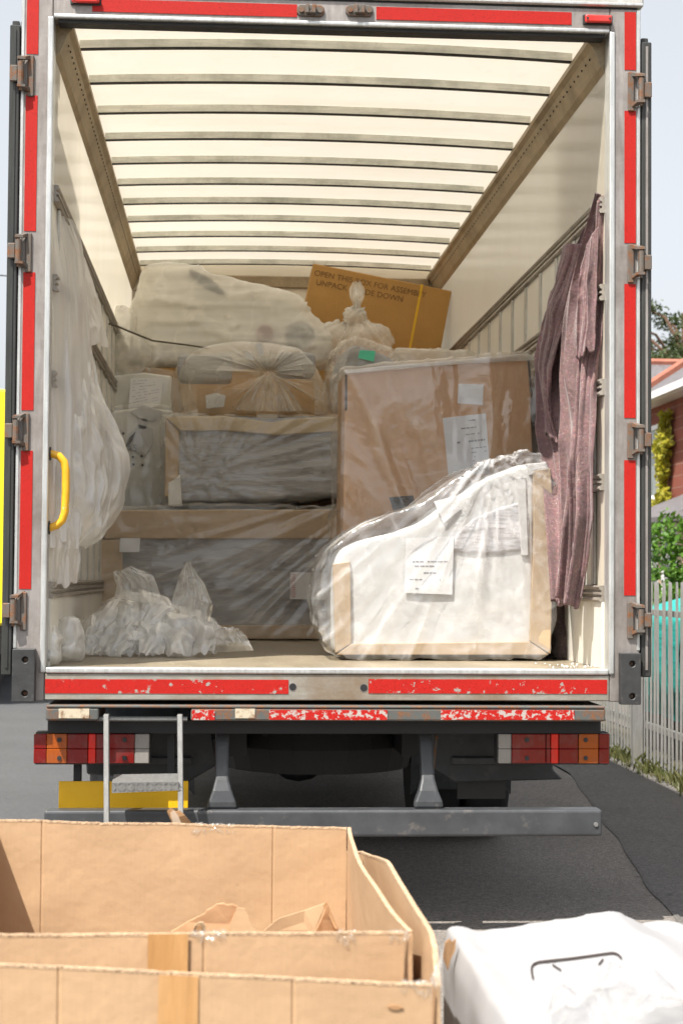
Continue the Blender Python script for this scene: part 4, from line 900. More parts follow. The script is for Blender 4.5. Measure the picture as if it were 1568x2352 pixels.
def text(name, body, mat, parent, tl, right, down, size, off):
    c = bpy.data.curves.new('t', 'FONT'); c.body = body; c.size = size; o = bpy.data.objects.new('t', c); COL.objects.link(o)
    dg = bpy.context.evaluated_depsgraph_get(); dg.update(); me = o.evaluated_get(dg).to_mesh(); v = [tuple(q.co) for q in me.vertices]; f = [tuple(p.vertices) for p in me.polygons]
    o.evaluated_get(dg).to_mesh_clear(); bpy.data.objects.remove(o)
    R_, D_ = Vector(right), Vector(down); return mesh_obj(name, [Vector(tl)+R_*q[0]-D_*q[1]+Vector(off) for q in v], f, mat, parent)
p = at(290, 1036, 3.9); text('lettering', 'A5', MT['ink'], pn, tuple(p), (1, 0, 0), (0, 0, -1), .06, (0, -.004, 0))
a = poly([(250, 934), (330, 926), (404, 936), (402, 1155), (256, 1150)], 3.90); a = a[:3]+[(a[3][0], FL+.01), (a[4][0], FL+.01)]
wrap('film', MB().prism(a, 3.86, 4.14), .02, MT['film_calm'], pn, 3, 0, .02, seed=51, fac=.03, clampz=FL+.003)
zt = max(q[1] for q in a)
ub_ = thing('wrapped_grey_box', (-1.0, 4.2, FL), 'hazy wrapped box with a printed sheet at the left of the stack', 'carton')
a = poly([(252, 862), (330, 854), (394, 862), (400, 942), (254, 936)], 4.12); a = a[:3]+[(a[3][0], FL+.003), (a[4][0], FL+.003)]
B('box_body', MB().prism(a, 4.15, 4.24), MT['poly'], ub_, bevel=.01)
cn = [(300, 870), (376, 866), (368, 930), (294, 952)]; lb = paper('paper_label', cn, 4.10, ub_); lines_on('print', cn, [(.06+.09*i, .08, .9 if i % 3 else .5, .012) for i in range(10)], lb, 4.097, seed=9)
wrap('film', MB().prism(grow(a, .03), 4.115, 4.25), .02, MT['film_calm'], ub_, 3, 0, .015, seed=55, fac=.02, clampz=FL+.003)

# ---- big cream bundle on top
cb = thing('cream_bundle', (-.45, 4.7, zf), 'big rounded bundle in milky cream film on top of the load', 'bundle')
bpts = [(304, 700), (322, 655), (340, 610), (380, 598), (425, 606), (480, 632), (590, 655), (690, 682), (722, 715), (756, 765), (752, 825), (700, 842), (335, 842), (306, 790)]
bp = poly(bpts, 4.30)
v, n, fc = solid(MB().prism(grow(bp, -.06), 4.36, 4.95), .035, 6)
mesh_obj('load', v, fc, MT['foam_cream'], cb, smooth=True)
B('dark_pad', MB().prism(poly([(430, 612), (480, 634), (520, 672), (500, 672), (455, 645)], 4.30), 4.315, 4.5), MT['dark'], cb, bevel=.02)
B('maroon_pad', MB().lathe([(.02, -.03), (.055, -.02), (.06, .02), (.02, .04)], (*at(608, 765, 4.3)[[0]], 4.31, at(608, 765, 4.3)[2]), 14, 'y'), MT['maroon'], cb)
B('dark_pad', MB().lathe([(.02, -.03), (.09, -.02), (.1, .02), (.02, .04)], (at(690, 770, 4.3)[0], 4.31, at(690, 770, 4.3)[2]), 14, 'y'), MT['dark'], cb)
v_ = wrap('film', MB().prism(bp, 4.26, 5.0), .016, MT['film_milk'], cb, 12, 0, .06, (1.0, 2, 8.), .035, 2.4, 61, clampz=zf)
# loose translucent bag left of it
def blob(name, parts, voxel, mat, parent, amp, seed, fac=.05, facf=4, sm=5, clampz=None, f=(6, 6, 6), knot=None):
    mb = MB()
    for (c, r_) in parts:
        pr = [(max(1e-4, math.sin(math.pi*i/12)), -math.cos(math.pi*i/12)) for i in range(13)]; o = len(mb.v); mb.lathe(pr, (0, 0, 0), 18, 'z')
        for k_ in range(o, len(mb.v)): q = mb.v[k_]; mb.v[k_] = (c[0]+q[0]*r_[0], c[1]+q[1]*r_[1], c[2]+q[2]*r_[2])
    return wrap(name, mb, voxel, mat, parent, sm, 0, amp, f, fac, facf, seed, knot, clampz)
lbg = thing('cream_plastic_bag', (-1.0, 4.45, zf-.3), 'loose cream plastic bag squeezed between the left wall and big cream bundle', 'bag')
c = at(275, 745, 4.2); c2 = at(290, 810, 4.2)
blob('film', [((c[0], 4.25, c[2]), (.09, .12, .14)), ((c2[0]+.02, 4.22, c2[2]), (.14, .12, .14))], .02, MT['film_milk'], lbg, .03, 71, clampz=None)
tag(B('tie_rope', MB().tube([tuple(at(x, y, Y)) for x, y, Y in ((243, 742, 3.5), (262, 746, 3.6), (300, 762, 3.9), (350, 782, 4.1), (430, 792, 4.2), (480, 800, 4.24))], .007, 6), MT['rope'], origin=tuple(at(262, 746, 3.6))), 'thin dark rope tied from the left wall across the cream bundle', 'rope')

# ---- bag gathered to a knot, with box and cushions inside
zt2 = float(at(560, 958, 3.30)[2])+.012
kb = thing('knotted_clear_bag', (-.25, 3.6, zt2), 'clear bag gathered in a starburst knot facing the camera on the upper sofa', 'bag')
KY = 3.42; ol = np.array(poly([(398, 960), (388, 900), (394, 845), (415, 808), (465, 786), (540, 776), (620, 780), (695, 794), (735, 838), (760, 890), (772, 962)], KY)); kc = np.array(xz(614, 862, KY))
def outline_r(th):
    d = np.array([math.cos(th), math.sin(th)]); best = .3
    for i in range(len(ol)):
        p, q = ol[i]-kc, ol[(i+1) % len(ol)]-kc; e = q-p; den = d[0]*e[1]-d[1]*e[0]
        if abs(den) < 1e-9: continue
        t = (p[0]*e[1]-p[1]*e[0])/den; s_ = (p[0]*d[1]-p[1]*d[0])/den
        if t > 0 and -1e-6 <= s_ <= 1+1e-6: best = t
    return best
nth, nr = 300, 40; vs = []; dn = []
th = np.linspace(0, 2*np.pi, nth, endpoint=False); Rr = np.array([outline_r(t) for t in th]); Rr = np.convolve(np.r_[Rr[-4:], Rr, Rr[:4]], np.ones(9)/9, 'valid')
c2_ = np.stack([np.cos(th)*5.2, np.sin(th)*5.2, np.zeros(nth)], 1)
pl1 = ridge(c2_, 3, 81); pl2 = ridge(c2_*2.7, 2, 82)
for j in range(nr):
    t = (j/(nr-1)); tt = t**1.15
    env = math.exp(-((t-.32)/.36)**2)
    for i in range(nth):
        rr = Rr[i]*(.03+.97*tt); pl = pl1[i]*.7+pl2[i]*.3
        y = KY-.16*(1-t**3.2)+.07*math.exp(-(t/.13)**2)-.075*(pl-.4)*env+.014*math.sin(9*th[i]+4*t)*t*(1-t)
        if t > .9: y += (t-.9)*2.6
        vs.append((kc[0]+math.cos(th[i])*rr, y, max(kc[1]+math.sin(th[i])*rr, zt2))); dn.append(min(1, max(0, (pl-.38)*1.5*env+.75*math.exp(-(t/.22)**2)+.12*t)))
fs = [(j*nth+i, j*nth+(i+1) % nth, (j+1)*nth+(i+1) % nth, (j+1)*nth+i) for j in range(nr-1) for i in range(nth)]
o0 = len(vs)
for j in range(1, 5):
    for i in range(nth): vs.append((kc[0]+math.cos(th[i])*Rr[i]*(1-.04*j*j*.4), KY+.26+.05*j, max(zt2, kc[1]+math.sin(th[i])*Rr[i]*(1-.04*j*j*.4)))); dn.append(.2)
for j in range(4): fs += [((nr-1+j)*nth+i, (nr-1+j)*nth+(i+1) % nth, (nr+j)*nth+(i+1) % nth, (nr+j)*nth+i) for i in range(nth)]
mesh_obj('film', vs, fs, MT['film_mid'], kb, smooth=True, dens=dn)
# tail below the knot
vs = []; dn = []; nt, nj = 110, 18; tlp = ridge(np.stack([np.linspace(0, 22, nt), np.zeros(nt), np.zeros(nt)], 1), 2, 85)
for j in range(nj):
    t = j/(nj-1)
    for i in range(nt):
        u = i/(nt-1)*2-1; w_ = .012+.20*t**.8; z = kc[1]+.012-(kc[1]-zt2-.008)*t*(1-.06*u*u)
        vs.append((kc[0]+.01+u*w_, KY-.13-.05*math.sin(t*1.9)-.035*t*(tlp[i]-.4)+.09*u*u*t, z)); dn.append(min(1, .25+.9*max(0, tlp[i]-.35)))
B('knot_tail', MB().grid(vs, nj, nt), MT['film_mid'], kb, smooth=True)
a = kb.children[-1].data.attributes.new('dens', 'FLOAT', 'POINT'); a.data.foreach_set('value', np.array(dn, np.float32))
p, q = at(455, 890, 3.42), at(590, 955, 3.42); B('carton', MB().box(p[0], q[0], 3.42, 3.7, zt2+.004, p[2]), MT['card_brown'], kb, bevel=.004)
p, q = at(640, 876, 3.42), at(722, 955, 3.42); B('carton', MB().box(p[0], q[0], 3.40, 3.7, zt2+.004, p[2]), MT['card_brown'], kb, bevel=.004)
paper('white_sticker', [(472, 908), (495, 902), (518, 908), (514, 934), (474, 938)], 3.41, kb, 'foam')
for (x, y, w_, h_) in ((470, 838, .17, .10), (680, 830, .12, .09)):
    p = at(x, y, 3.46); v, n, fc = solid(MB().box(p[0]-w_, p[0]+w_, 3.46, 3.68, p[2]-h_, p[2]+h_*.7), .02, 6); mesh_obj('cushion', v, fc, MT['grey'], kb, smooth=True)
for pl in ([(586, 790), (602, 786), (606, 812), (596, 822)], [(560, 806), (578, 812), (584, 828), (566, 824)]): paper('white_tag', pl, 3.22, kb, 'foam')

# ---- brown box with printed lettering, tilted at the back
GY = 5.25
bx_ = thing('printed_brown_carton', (.55, 5.3, 2.2), 'tilted brown carton with printed lettering and a yellow strap at the back', 'carton')
tl, tr, br = [np.array(xz(*q, GY)) for q in ((719, 604), (1037, 668), (1014, 806))]
rt = (tr-tl)/np.linalg.norm(tr-tl); dnv = np.array([rt[1], -rt[0]]); hh = .62; bl = tl+dnv*hh; br = tr+dnv*hh
B('box_body', MB().prism([tuple(tl), tuple(tr), tuple(br), tuple(bl)], GY, GY+.42), MT['card_brown'], bx_, bevel=.006)
def onbox(u, v): q = tl+rt*u+dnv*v; return (q[0], GY-.003, q[1])
for body_, u, v, s_ in (('OPEN THIS BOX FOR ASSEMBLY', .02, .085, .058), ('UNPACK UPSIDE DOWN', .045, .15, .058)):
    text('lettering', body_, MT['ink_brown'], bx_, onbox(u, v), (rt[0], 0, rt[1]), (dnv[0], 0, dnv[1]), s_, (0, 0, 0))
wdt = float(np.linalg.norm(tr-tl)); su = wdt*.775
pa, pb = tl+rt*su, tl+rt*(su+.018); B('strap', MB().prism([tuple(pa-dnv*.004), tuple(pb-dnv*.004), tuple(pb+dnv*hh), tuple(pa+dnv*hh)], GY-.006, GY+.424), MT['strap_y'], bx_)
zb = min(bl[1], br[1])
carton(.02, 1.08, 5.2, 5.9, FL+.002, float(zb)-.002, 'carton under the tilted printed box at the back')

# ---- knotted bag with an ear, in front of the printed box
HY = 4.55; hb_ = thing('eared_knot_bag', (.18, 4.7, 2.4), 'pale translucent bag tied at the top with an upright ear', 'bag')
c = at(822, 768, HY); zbase = float(at(820, 806, HY)[2])
carton(.31, .98, 4.3, 4.95, FL+.002, zbase-.03, 'carton hidden in the stack beneath the eared bag', 'card_pink')
kx, kz = xz(820, 712, HY); kv = (kx, HY+.10, kz)
blob('film', [((xz(845, 765, HY)[0], HY+.18, zbase+.10), (.185, .18, .12)), ((xz(770, 755, HY)[0], HY+.20, zbase+.09), (.15, .16, .13)), ((kx, HY+.14, kz-.03), (.075, .08, .07))], .0125, MT['film_milk'], hb_, .045, 91, .05, 4, 6, zbase-.028, knot=kv)
hang('ear', [(806, 716, HY+.08), (812, 700, HY+.06), (802, 684, HY+.03), (800, 664, HY+.04), (808, 648, HY+.05)], [(832, 716, HY+.10), (828, 700, HY+.08), (836, 684, HY+.10), (838, 664, HY+.12), (826, 645, HY+.10)], 40, 40, .06, 4, .8, 97, MT['film_milk'], hb_, (.2, -1, 0), .02)
hang('ear', [(808, 718, HY+.12), (812, 700, HY+.09), (806, 680, HY+.10), (812, 655, HY+.12)], [(830, 718, HY+.13), (827, 700, HY+.12), (832, 680, HY+.16), (828, 652, HY+.16)], 40, 40, .06, 4, .8, 98, MT['film_milk'], hb_, (.2, -1, 0), .02)
# ---- bag with the green sticker and a flat bundle beside it
GB = thing('green_sticker_bag', (.12, 4.0, 2.1), 'hazy grey plastic bag with a green sticker right of the starburst bag', 'bag')
gp = poly([(752, 960), (748, 880), (760, 822), (784, 788), (812, 774), (850, 782), (900, 806), (936, 840), (940, 960)], 3.85)
carton(.02, .64, 3.78, 4.24, FL+.002, gp[0][1]+.02, 'carton hidden beneath the green sticker bag', 'card_pink')
gp = [(x, max(z, gp[0][1]+.03)) for x, z in gp]
v, n, fc = solid(MB().prism(grow(gp, -.04), 3.88, 4.16), .03, 5); mesh_obj('load', v, fc, MT['grey_light'], GB, smooth=True)
wrap('film', MB().prism(gp, 3.80, 4.22), .018, MT['film_mid'], GB, 6, 0, .03, seed=95, knot=(float(at(812, 770, 3.8)[0]), 3.9, float(at(812, 770, 3.8)[2])), fac=.05, facf=3)
paper('green_sticker', [(826, 804), (862, 806), (858, 830), (822, 822)], 3.775, GB, 'green')
FB = thing('flat_cream_bundle', (.7, 4.15, 2.1), 'flat cream wrapped bundle lying along the top behind the tall carton', 'bundle')
gp = poly([(905, 800), (960, 800), (1040, 804), (1084, 816), (1080, 870), (905, 870)], 3.95)
carton(.66, 1.10, 3.8, 4.25, FL+.002, gp[-1][1]-.004, 'carton hidden beneath the flat cream bundle', 'card_pink')
wrap('film', MB().prism(gp, 3.9, 4.22), .02, MT['film_milk'], FB, 5, 0, .03, seed=99, fac=.04)
# ================================================================== HANGING SHEETS, BLANKET, LOOSE FILM
ls = thing('plastic_sheet', (-1.1, .6, 2.0), 'long pale plastic sheeting hanging down the left wall beside the yellow handle', 'sheeting')
hang('upper_sheet', [(108, 396, .05), (113, 560, .05), (113, 800, .05), (112, 1000, .05), (110, 1250, .05)],
     [(122, 402, .30), (152, 450, .7), (186, 535, 1.0), (196, 625, 1.1), (204, 800, 1.1), (216, 880, 1.1), (216, 1060, 1.0), (198, 1250, .9)], 120, 90, .08, 4, .8, 201, MT['film_sheet'], ls, (.8, -.6, 0), .06, .6, .02)
hang('flap', [(150, 600, .8), (152, 700, .8), (158, 790, .8)], [(194, 590, 1.15), (226, 700, 1.3), (247, 796, 1.35)], 50, 50, .05, 3, 1.2, 205, MT['film_sheet'], ls, (.8, -.6, 0), .03, .6)
hang('bulging_bag', [(128, 780, .5), (128, 900, .45), (128, 1020, .4), (132, 1130, .4), (142, 1240, .45)],
     [(206, 786, 1.1), (220, 880, 1.05), (254, 965, 1.0), (288, 1045, .95), (293, 1100, .9), (287, 1150, .88), (262, 1205, .85), (236, 1240, .8), (192, 1256, .8)], 110, 100, .06, 4, 2.2, 211, MT['film_wild'], ls, (.6, -.8, 0), .05, .8, .05, .05, .10, 5.)
hang('lower_sheet', [(108, 1150, .07), (108, 1250, .07), (106, 1352, .07)], [(182, 1190, .62), (186, 1260, .55), (181, 1338, .5)], 60, 50, .06, 4, 1, 221, MT['film_sheet'], ls, (.6, -.8, 0), .03)

bk = thing('felt_blanket', (1.08, .6, 1.4), 'speckled mauve felt blanket hanging in folds from the right wall rail', 'blanket')
hang('main_fall', [(1376, 446, .16), (1350, 508, .50), (1304, 622, .85), (1270, 722, 1.05), (1256, 822, 1.05), (1258, 900, 1.0), (1254, 985, .95), (1272, 1090, .85), (1280, 1235, .7), (1290, 1386, .58)],
     [(1379, 446, .14), (1374, 560, .22), (1362, 700, .30), (1346, 900, .40), (1340, 1080, .44), (1334, 1240, .46), (1316, 1388, .5)], 170, 120, .26, 2.1, .9, 231, MT['blanket'], bk, (-.75, -.65, 0), .05, 1, .05, .12)
hang('near_fall', [(1372, 470, .12), (1356, 640, .22), (1334, 800, .30), (1322, 960, .32), (1312, 1130, .32), (1298, 1290, .34), (1288, 1380, .36)],
     [(1382, 446, .11), (1380, 600, .12), (1374, 760, .12), (1366, 900, .13), (1362, 1050, .14), (1364, 1190, .15), (1356, 1290, .18), (1338, 1392, .24)], 150, 90, .20, 2.0, .8, 247, MT['blanket'], bk, (-.6, -.8, 0), .07, 1, .04, .06)
hang('torn_flap', [(1300, 560, .5), (1262, 720, .85), (1240, 800, .95), (1236, 850, .92), (1250, 950, .86), (1246, 1000, .82)], [(1338, 560, .42), (1312, 720, .62), (1290, 790, .70), (1270, 850, .78), (1268, 950, .78), (1282, 1010, .74)], 90, 50, .10, 1.6, 1.2, 243, MT['blanket'], bk, (-.6, -.8, 0), .05, 1, .05, .08)
hang('folded_corner', [(1346, 560, .14), (1330, 660, .18), (1320, 740, .19), (1322, 812, .18)], [(1372, 520, .10), (1369, 640, .09), (1367, 740, .09), (1363, 812, .09)], 60, 40, .07, 2, .8, 245, MT['blanket'], bk, (-.5, -.85, 0), .05, 1, .03)
for o in bk.children:
    m = o.modifiers.new('thick', 'SOLIDIFY'); m.thickness = .006
b2 = thing('dark_blanket', (1.05, 1.0, FL), 'dark crumpled blanket on the floor behind the white sofa', 'blanket')
c = at(1292, 1440, 1.0)
blob('cloth', [((c[0], 1.02, FL+.08), (.07, .15, .17)), ((c[0]-.03, 1.05, FL+.24), (.08, .14, .20)), ((c[0]+.03, .98, FL+.04), (.08, .13, .07))], .016, MT['blanket2'], b2, .05, 251, .05, 5, 4, FL+.002)

# ---- heap of loose film on the lorry floor
pc = at(375, 1500, 1.25)
pile = thing('crumpled_film_pile', (pc[0], 1.25, FL), 'crumpled heap of clear plastic film with two upright ears on the lorry floor', 'plastic film')
FLAPS = [([(186, 1425), (178, 1465), (172, 1500)], [(232, 1400), (230, 1450), (222, 1503)], 1.22, 1.06), ([(228, 1396), (208, 1440), (186, 1503)], [(300, 1362), (296, 1430), (276, 1503)], 1.30, 1.10), ([(280, 1358), (268, 1430), (240, 1505)], [(352, 1364), (356, 1440), (330, 1505)], 1.32, 1.06),
         ([(250, 1420), (236, 1460), (222, 1504)], [(330, 1404), (322, 1460), (300, 1504)], 1.20, 1.00), ([(330, 1366), (330, 1430), (316, 1506)], [(405, 1392), (410, 1450), (392, 1504)], 1.30, 1.04),
         ([(300, 1430), (310, 1470), (318, 1508)], [(372, 1420), (380, 1462), (352, 1508)], 1.16, .98), ([(380, 1384), (376, 1440), (372, 1506)], [(462, 1402), (476, 1450), (452, 1504)], 1.28, 1.02),
         ([(352, 1440), (366, 1470), (384, 1506)], [(420, 1424), (446, 1468), (438, 1506)], 1.16, .97), ([(436, 1404), (430, 1450), (424, 1505)], [(492, 1420), (520, 1460), (500, 1502)], 1.22, 1.02),
         ([(196, 1440), (188, 1470), (180, 1503)], [(252, 1424), (252, 1466), (246, 1505)], 1.22, 1.06), ([(264, 1452), (262, 1480), (262, 1506)], [(316, 1450), (318, 1482), (300, 1507)], 1.10, .96),
         ([(316, 1352), (330, 1390), (300, 1440)], [(386, 1372), (402, 1400), (372, 1452)], 1.34, 1.14), ([(232, 1384), (244, 1410), (230, 1452)], [(290, 1360), (312, 1390), (300, 1442)], 1.34, 1.16)]
for i, (Lq, Rq, ya, yb) in enumerate(FLAPS):
    n_ = len(Lq); yy = [ya+(yb-ya)*k/(n_-1) for k in range(n_)]
    hang('film', [(x, y, w) for (x, y), w in zip(Lq, yy)], [(x, y, w) for (x, y), w in zip(Rq, yy)], 48, 48, .05, 1.5, 1.2, 500+7*i, MT['film_pile' if i % 3 else 'film_thin'], pile, (.15*(-1)**i, -1, .1), .03, .7, .06, .04, .12, 1.5)
for o in pile.children:
    c_ = np.empty(len(o.data.vertices)*3); o.data.vertices.foreach_get('co', c_); c_ = c_.reshape(-1, 3); c_[:, 2] = np.maximum(c_[:, 2], .003); o.data.vertices.foreach_set('co', c_.ravel())
hang('film', [(262, 1372, 1.20), (268, 1345, 1.16), (258, 1316, 1.12), (266, 1312, 1.12)], [(372, 1395, 1.22), (370, 1372, 1.20), (352, 1322, 1.18), (300, 1302, 1.14)], 50, 60, .06, 3, 1.2, 351, MT['film_thin'], pile, (.1, -1, 0), .01, .6, .06)
hang('film', [(392, 1392, 1.20), (400, 1360, 1.18), (412, 1320, 1.14), (428, 1291, 1.10)], [(480, 1440, 1.16), (490, 1392, 1.14), (468, 1340, 1.12), (436, 1296, 1.10)], 60, 60, .07, 2.6, 1.4, 353, MT['film_thin'], pile, (.1, -1, 0), .01, .6, .09)
hang('film', [(470, 1500, 1.10), (478, 1462, 1.08), (492, 1436, 1.06)], [(582, 1494, 1.0), (566, 1462, 1.0), (545, 1442, 1.02)], 40, 60, .08, 3, 1.6, 355, MT['film_thin'], pile, (.1, -1, 0), .01, .6, .08)
for i, (x, y, Y, r_, lb) in enumerate(((158, 1458, .55, (.055, .12, .10), 'small puffed plastic bag at the left end of the film heap'), (122, 1462, .22, (.035, .10, .085), 'small puffed plastic bag against the left wall beside the rear post'))):
    c = at(x, y, Y); sb = thing('puffed_bag', (c[0], Y, FL), lb, 'bag', 'puffed bags by the left wall')
    blob('film', [((c[0], Y, FL+r_[2]), r_), ((c[0]+.008, Y-.02, FL+r_[2]*.5), (r_[0]*1.05, r_[1], r_[2]*.6))], .010, MT['film_pile'], sb, .025, 321+i, .05, 7, 4, FL+.002)
# crumbs of foam on the floor
cr_ = MB()
for i in range(34):
    x = random.gauss(1.07, .05); y = random.gauss(.20, .12)
    if not (.05 < y < .6 and x < 1.16): continue
    cr_.obox((x, y, FL+.004), (random.uniform(.003, .008), random.uniform(.003, .008), .005), Matrix.Rotation(random.uniform(0, 3), 3, Vector((random.random(), random.random(), 1))))
tag(B('foam_crumbs', cr_, MT['foam'], origin=(1.05, .2, FL)), 'white crumbs of foam scattered on the floor in the right corner', 'crumbs', kind='stuff')

# ================================================================== FOREGROUND CARTONS
def panel(name, bl, br, tr, tl, mat, parent, th=.007, scores=(), rough=.006, bow=0., seed=0, top=None, nu=90, nv=26, wob=.003):
    bl, br, tr, tl = [np.array(q, float) for q in (bl, br, tr, tl)]; us = set(np.linspace(0, 1, nu).tolist())
    for s_ in scores: us |= {s_-.004, s_-.0015, s_+.0015, s_+.004}
    us = sorted(us); n = np.cross(br-bl, tl-bl); n /= np.linalg.norm(n); vs = []; nu = len(us)
    for side in (0, 1):
        for u in us:
            T_ = tl*(1-u)+tr*u; Bm = bl*(1-u)+br*u
            if top: T_ = T_+np.array([0, 0, top(u)])
            tz = rough*(.5*noise.noise((u*5, seed, 0))+.22*noise.noise((u*40, seed, 3))+.22*noise.noise((u*110, seed, 5)))
            for j in range(nv):
                v = j/(nv-1); p = Bm*(1-v)+T_*v+np.array([0, 0, tz*v**6])
                g = max([0]+[1 for s_ in scores if abs(u-s_) < .002])
                p = p+n*(side*th+bow*math.sin(u*math.pi)*v**2+wob*noise.noise((u*4, v*3, seed+9))-g*.0022*side)
                vs.append(p)
    N_ = nu*nv; fs = []
    for side in (0, 1):
        for i in range(nu-1):
            for j in range(nv-1): fs.append(tuple(side*N_+q for q in (i*nv+j, (i+1)*nv+j, (i+1)*nv+j+1, i*nv+j+1)))
    for i in range(nu-1): fs += [(i*nv+nv-1, (i+1)*nv+nv-1, N_+(i+1)*nv+nv-1, N_+i*nv+nv-1), (i*nv, N_+i*nv, N_+(i+1)*nv, (i+1)*nv)]
    for j in range(nv-1): fs += [(j, j+1, N_+j+1, N_+j), ((nu-1)*nv+j, N_+(nu-1)*nv+j, N_+(nu-1)*nv+j+1, (nu-1)*nv+j+1)]
    o = mesh_obj(name, vs, fs, MT[mat], parent)
    A = np.array(vs).reshape(2, nu, nv, 3); up = np.array([0, 0, .0012]); ev = []
    for i in range(nu): ev += [A[0, i, -1]+up-n*.0006*np.sign(th), A[1, i, -1]+up+n*.0006*np.sign(th), A[1, i, -1]-np.array([0, 0, .003])+n*.0006*np.sign(th)]
    B('raw_edge', MB().grid(ev, nu, 3), MT['card_edge'], o)
    return o
def edge_film(name, path, parent, seed, hang_=.03, mat='tape_film'):
    """clear packing tape left along a carton edge: folded over it, crinkled"""
    p = resample(path, 60); nn = 12; I, J = [q.ravel() for q in np.meshgrid(np.arange(60), np.arange(nn), indexing='ij')]; v = J/(nn-1)*2-1
    k = hang_*(.5+1.1*vnoise(np.c_[I*.14, 0*I+seed, 0*I], seed)); q = p[I]+np.c_[0*v, np.sin(v*1.5)*.009, .004-np.abs(v)**1.3*k]
    q = q+.005*(np.stack([vnoise(np.c_[I*.35, J*.5, 0*I+k_], seed+k_) for k_ in (1, 2, 3)], 1)-.5)
    return B(name, MB().grid(q, 60, nn), MT[mat], parent, smooth=True)
YB, YF = -3.29, -4.43
zin = float(at(400, 1890, YB)[2])
xl = float(at(-12, 1885, YB)[0]); pB = at(795, 1902, YB); pF = at(937, 2142, YF); zF = float(at(400, 2142, YF)[2])
ic = thing('open_carton', (-.55, -3.9, 0), 'large open cardboard carton in the foreground, the inner of two nested', 'carton')
panel('back_wall', (xl, YB, .02), (pB[0], YB, .02), (pB[0], YB, pB[2]), (xl, YB, float(at(-12, 1884, YB)[2])), 'card', ic, scores=(.135, .79), rough=.006, seed=1)
panel('right_wall', (pF[0], YF, .02), (pB[0]+.003, YB, .02), (pB[0]+.003, YB, pB[2]), (pF[0], YF, pF[2]), 'card', ic, rough=.002, bow=-.020, seed=2, wob=.004)
panel('front_wall', (xl, YF, .02), (pF[0]-.008, YF, .02), (pF[0]-.008, YF, pF[2]), (xl, YF, float(at(0, 2146, YF)[2])), 'card', ic, scores=(.60,), rough=.004, seed=3)
panel('left_wall', (xl-.002, YF, .02), (xl-.002, YB, .02), (xl-.002, YB, pB[2]), (xl-.002, YF, pF[2]), 'card', ic, rough=.004, seed=4)
B('base', MB().box(xl+.01, pF[0]-.01, YF+.01, YB-.01, .018, .025), MT['card'], ic)
def flat_strip(name, pts, Y, mat, parent, th=.0015): return B(name, MB().prism(poly(pts, Y), Y-th, Y+.0005), MT[mat], parent)
flat_strip('packing_tape', [(340, 2146), (432, 2146), (430, 2300), (338, 2300)], YF-.012, 'packtape', ic, .001)
for pts, Y, sd_, hg in (((440, 540, 1), YB, 6, .016), ((440, 520, 0), YF, 8, .012), ((770, 815, 0), YF, 9, .018), ((895, 938, 0), YF, 10, .016)):
    x0, x1, bk_ = pts; yy_ = (lambda x: 1886+(x+10)*.0185) if bk_ else (lambda x: 2144-.002*x)
    edge_film('edge_tape', [at(x0+(x1-x0)*i/8, yy_(x0+(x1-x0)*i/8), Y) for i in range(9)], ic, sd_, hg)
# scraps standing inside the carton
sc1 = thing('torn_card_flap', (-.45, -3.9, .03), 'torn pinkish cardboard flap with a ragged hole standing inside the open carton', 'cardboard')
Ys = -3.85
def card_sheet(name, pts, Y, mat, parent, bend=.12, seed=0):
    pl = poly(pts, Y); zb_ = .03; v = [(x, Y+bend*(x-pl[0][0])+.03*noise.noise((x*9, z*9, seed)), z) for x, z in pl]; n_ = len(v); v2 = [(x, y+.006, z) for x, y, z in v]
    return mesh_obj(name, v+v2, [tuple(range(n_)), tuple(range(2*n_-1, n_-1, -1))]+[(i, (i+1) % n_, n_+(i+1) % n_, n_+i) for i in range(n_)], MT[mat], parent)
low = 3600
card_sheet('flap', [(392, 2145), (430, 2124), (470, 2104), (474, 2096), (488, 2090), (497, 2082), (512, 2080), (522, 2084), (534, 2083), (545, 2088), (528, 2130), (520, low), (392, low)], Ys, 'card_pink', sc1, .25, 1)
card_sheet('flap', [(545, 2088), (562, 2090), (570, 2104), (574, 2118), (590, 2136), (600, low), (520, low), (528, 2130)], Ys, 'card', sc1, -.5, 2)
card_sheet('torn_rim', [(443, 2142), (448, 2128), (456, 2120), (466, 2120), (472, 2130), (472, 2146), (446, 2150)], Ys-.03, 'card_pale', sc1, .2, 3)
card_sheet('torn_rim', [(448, 2142), (452, 2130), (458, 2126), (464, 2134), (462, 2146)], Ys-.04, 'kraft', sc1, .2, 4)
sc2 = thing('crushed_small_carton', (-.3, -3.8, .03), 'crushed corner of a small carton standing inside the open carton', 'cardboard')
card_sheet('face', [(606, 2138), (640, 2112), (700, 2095), (750, 2080), (738, 2110), (722, 2140), (722, low), (606, low)], -3.7, 'card', sc2, .1, 5)
card_sheet('face', [(750, 2080), (756, 2090), (768, 2118), (780, 2142), (780, low), (722, low), (722, 2140), (738, 2110)], -3.7, 'card_pink', sc2, .5, 6)
card_sheet('torn_rim', [(742, 2086), (751, 2077), (758, 2092), (776, 2136), (770, 2136), (752, 2100)], -3.72, 'kraft', sc2, .3, 7)
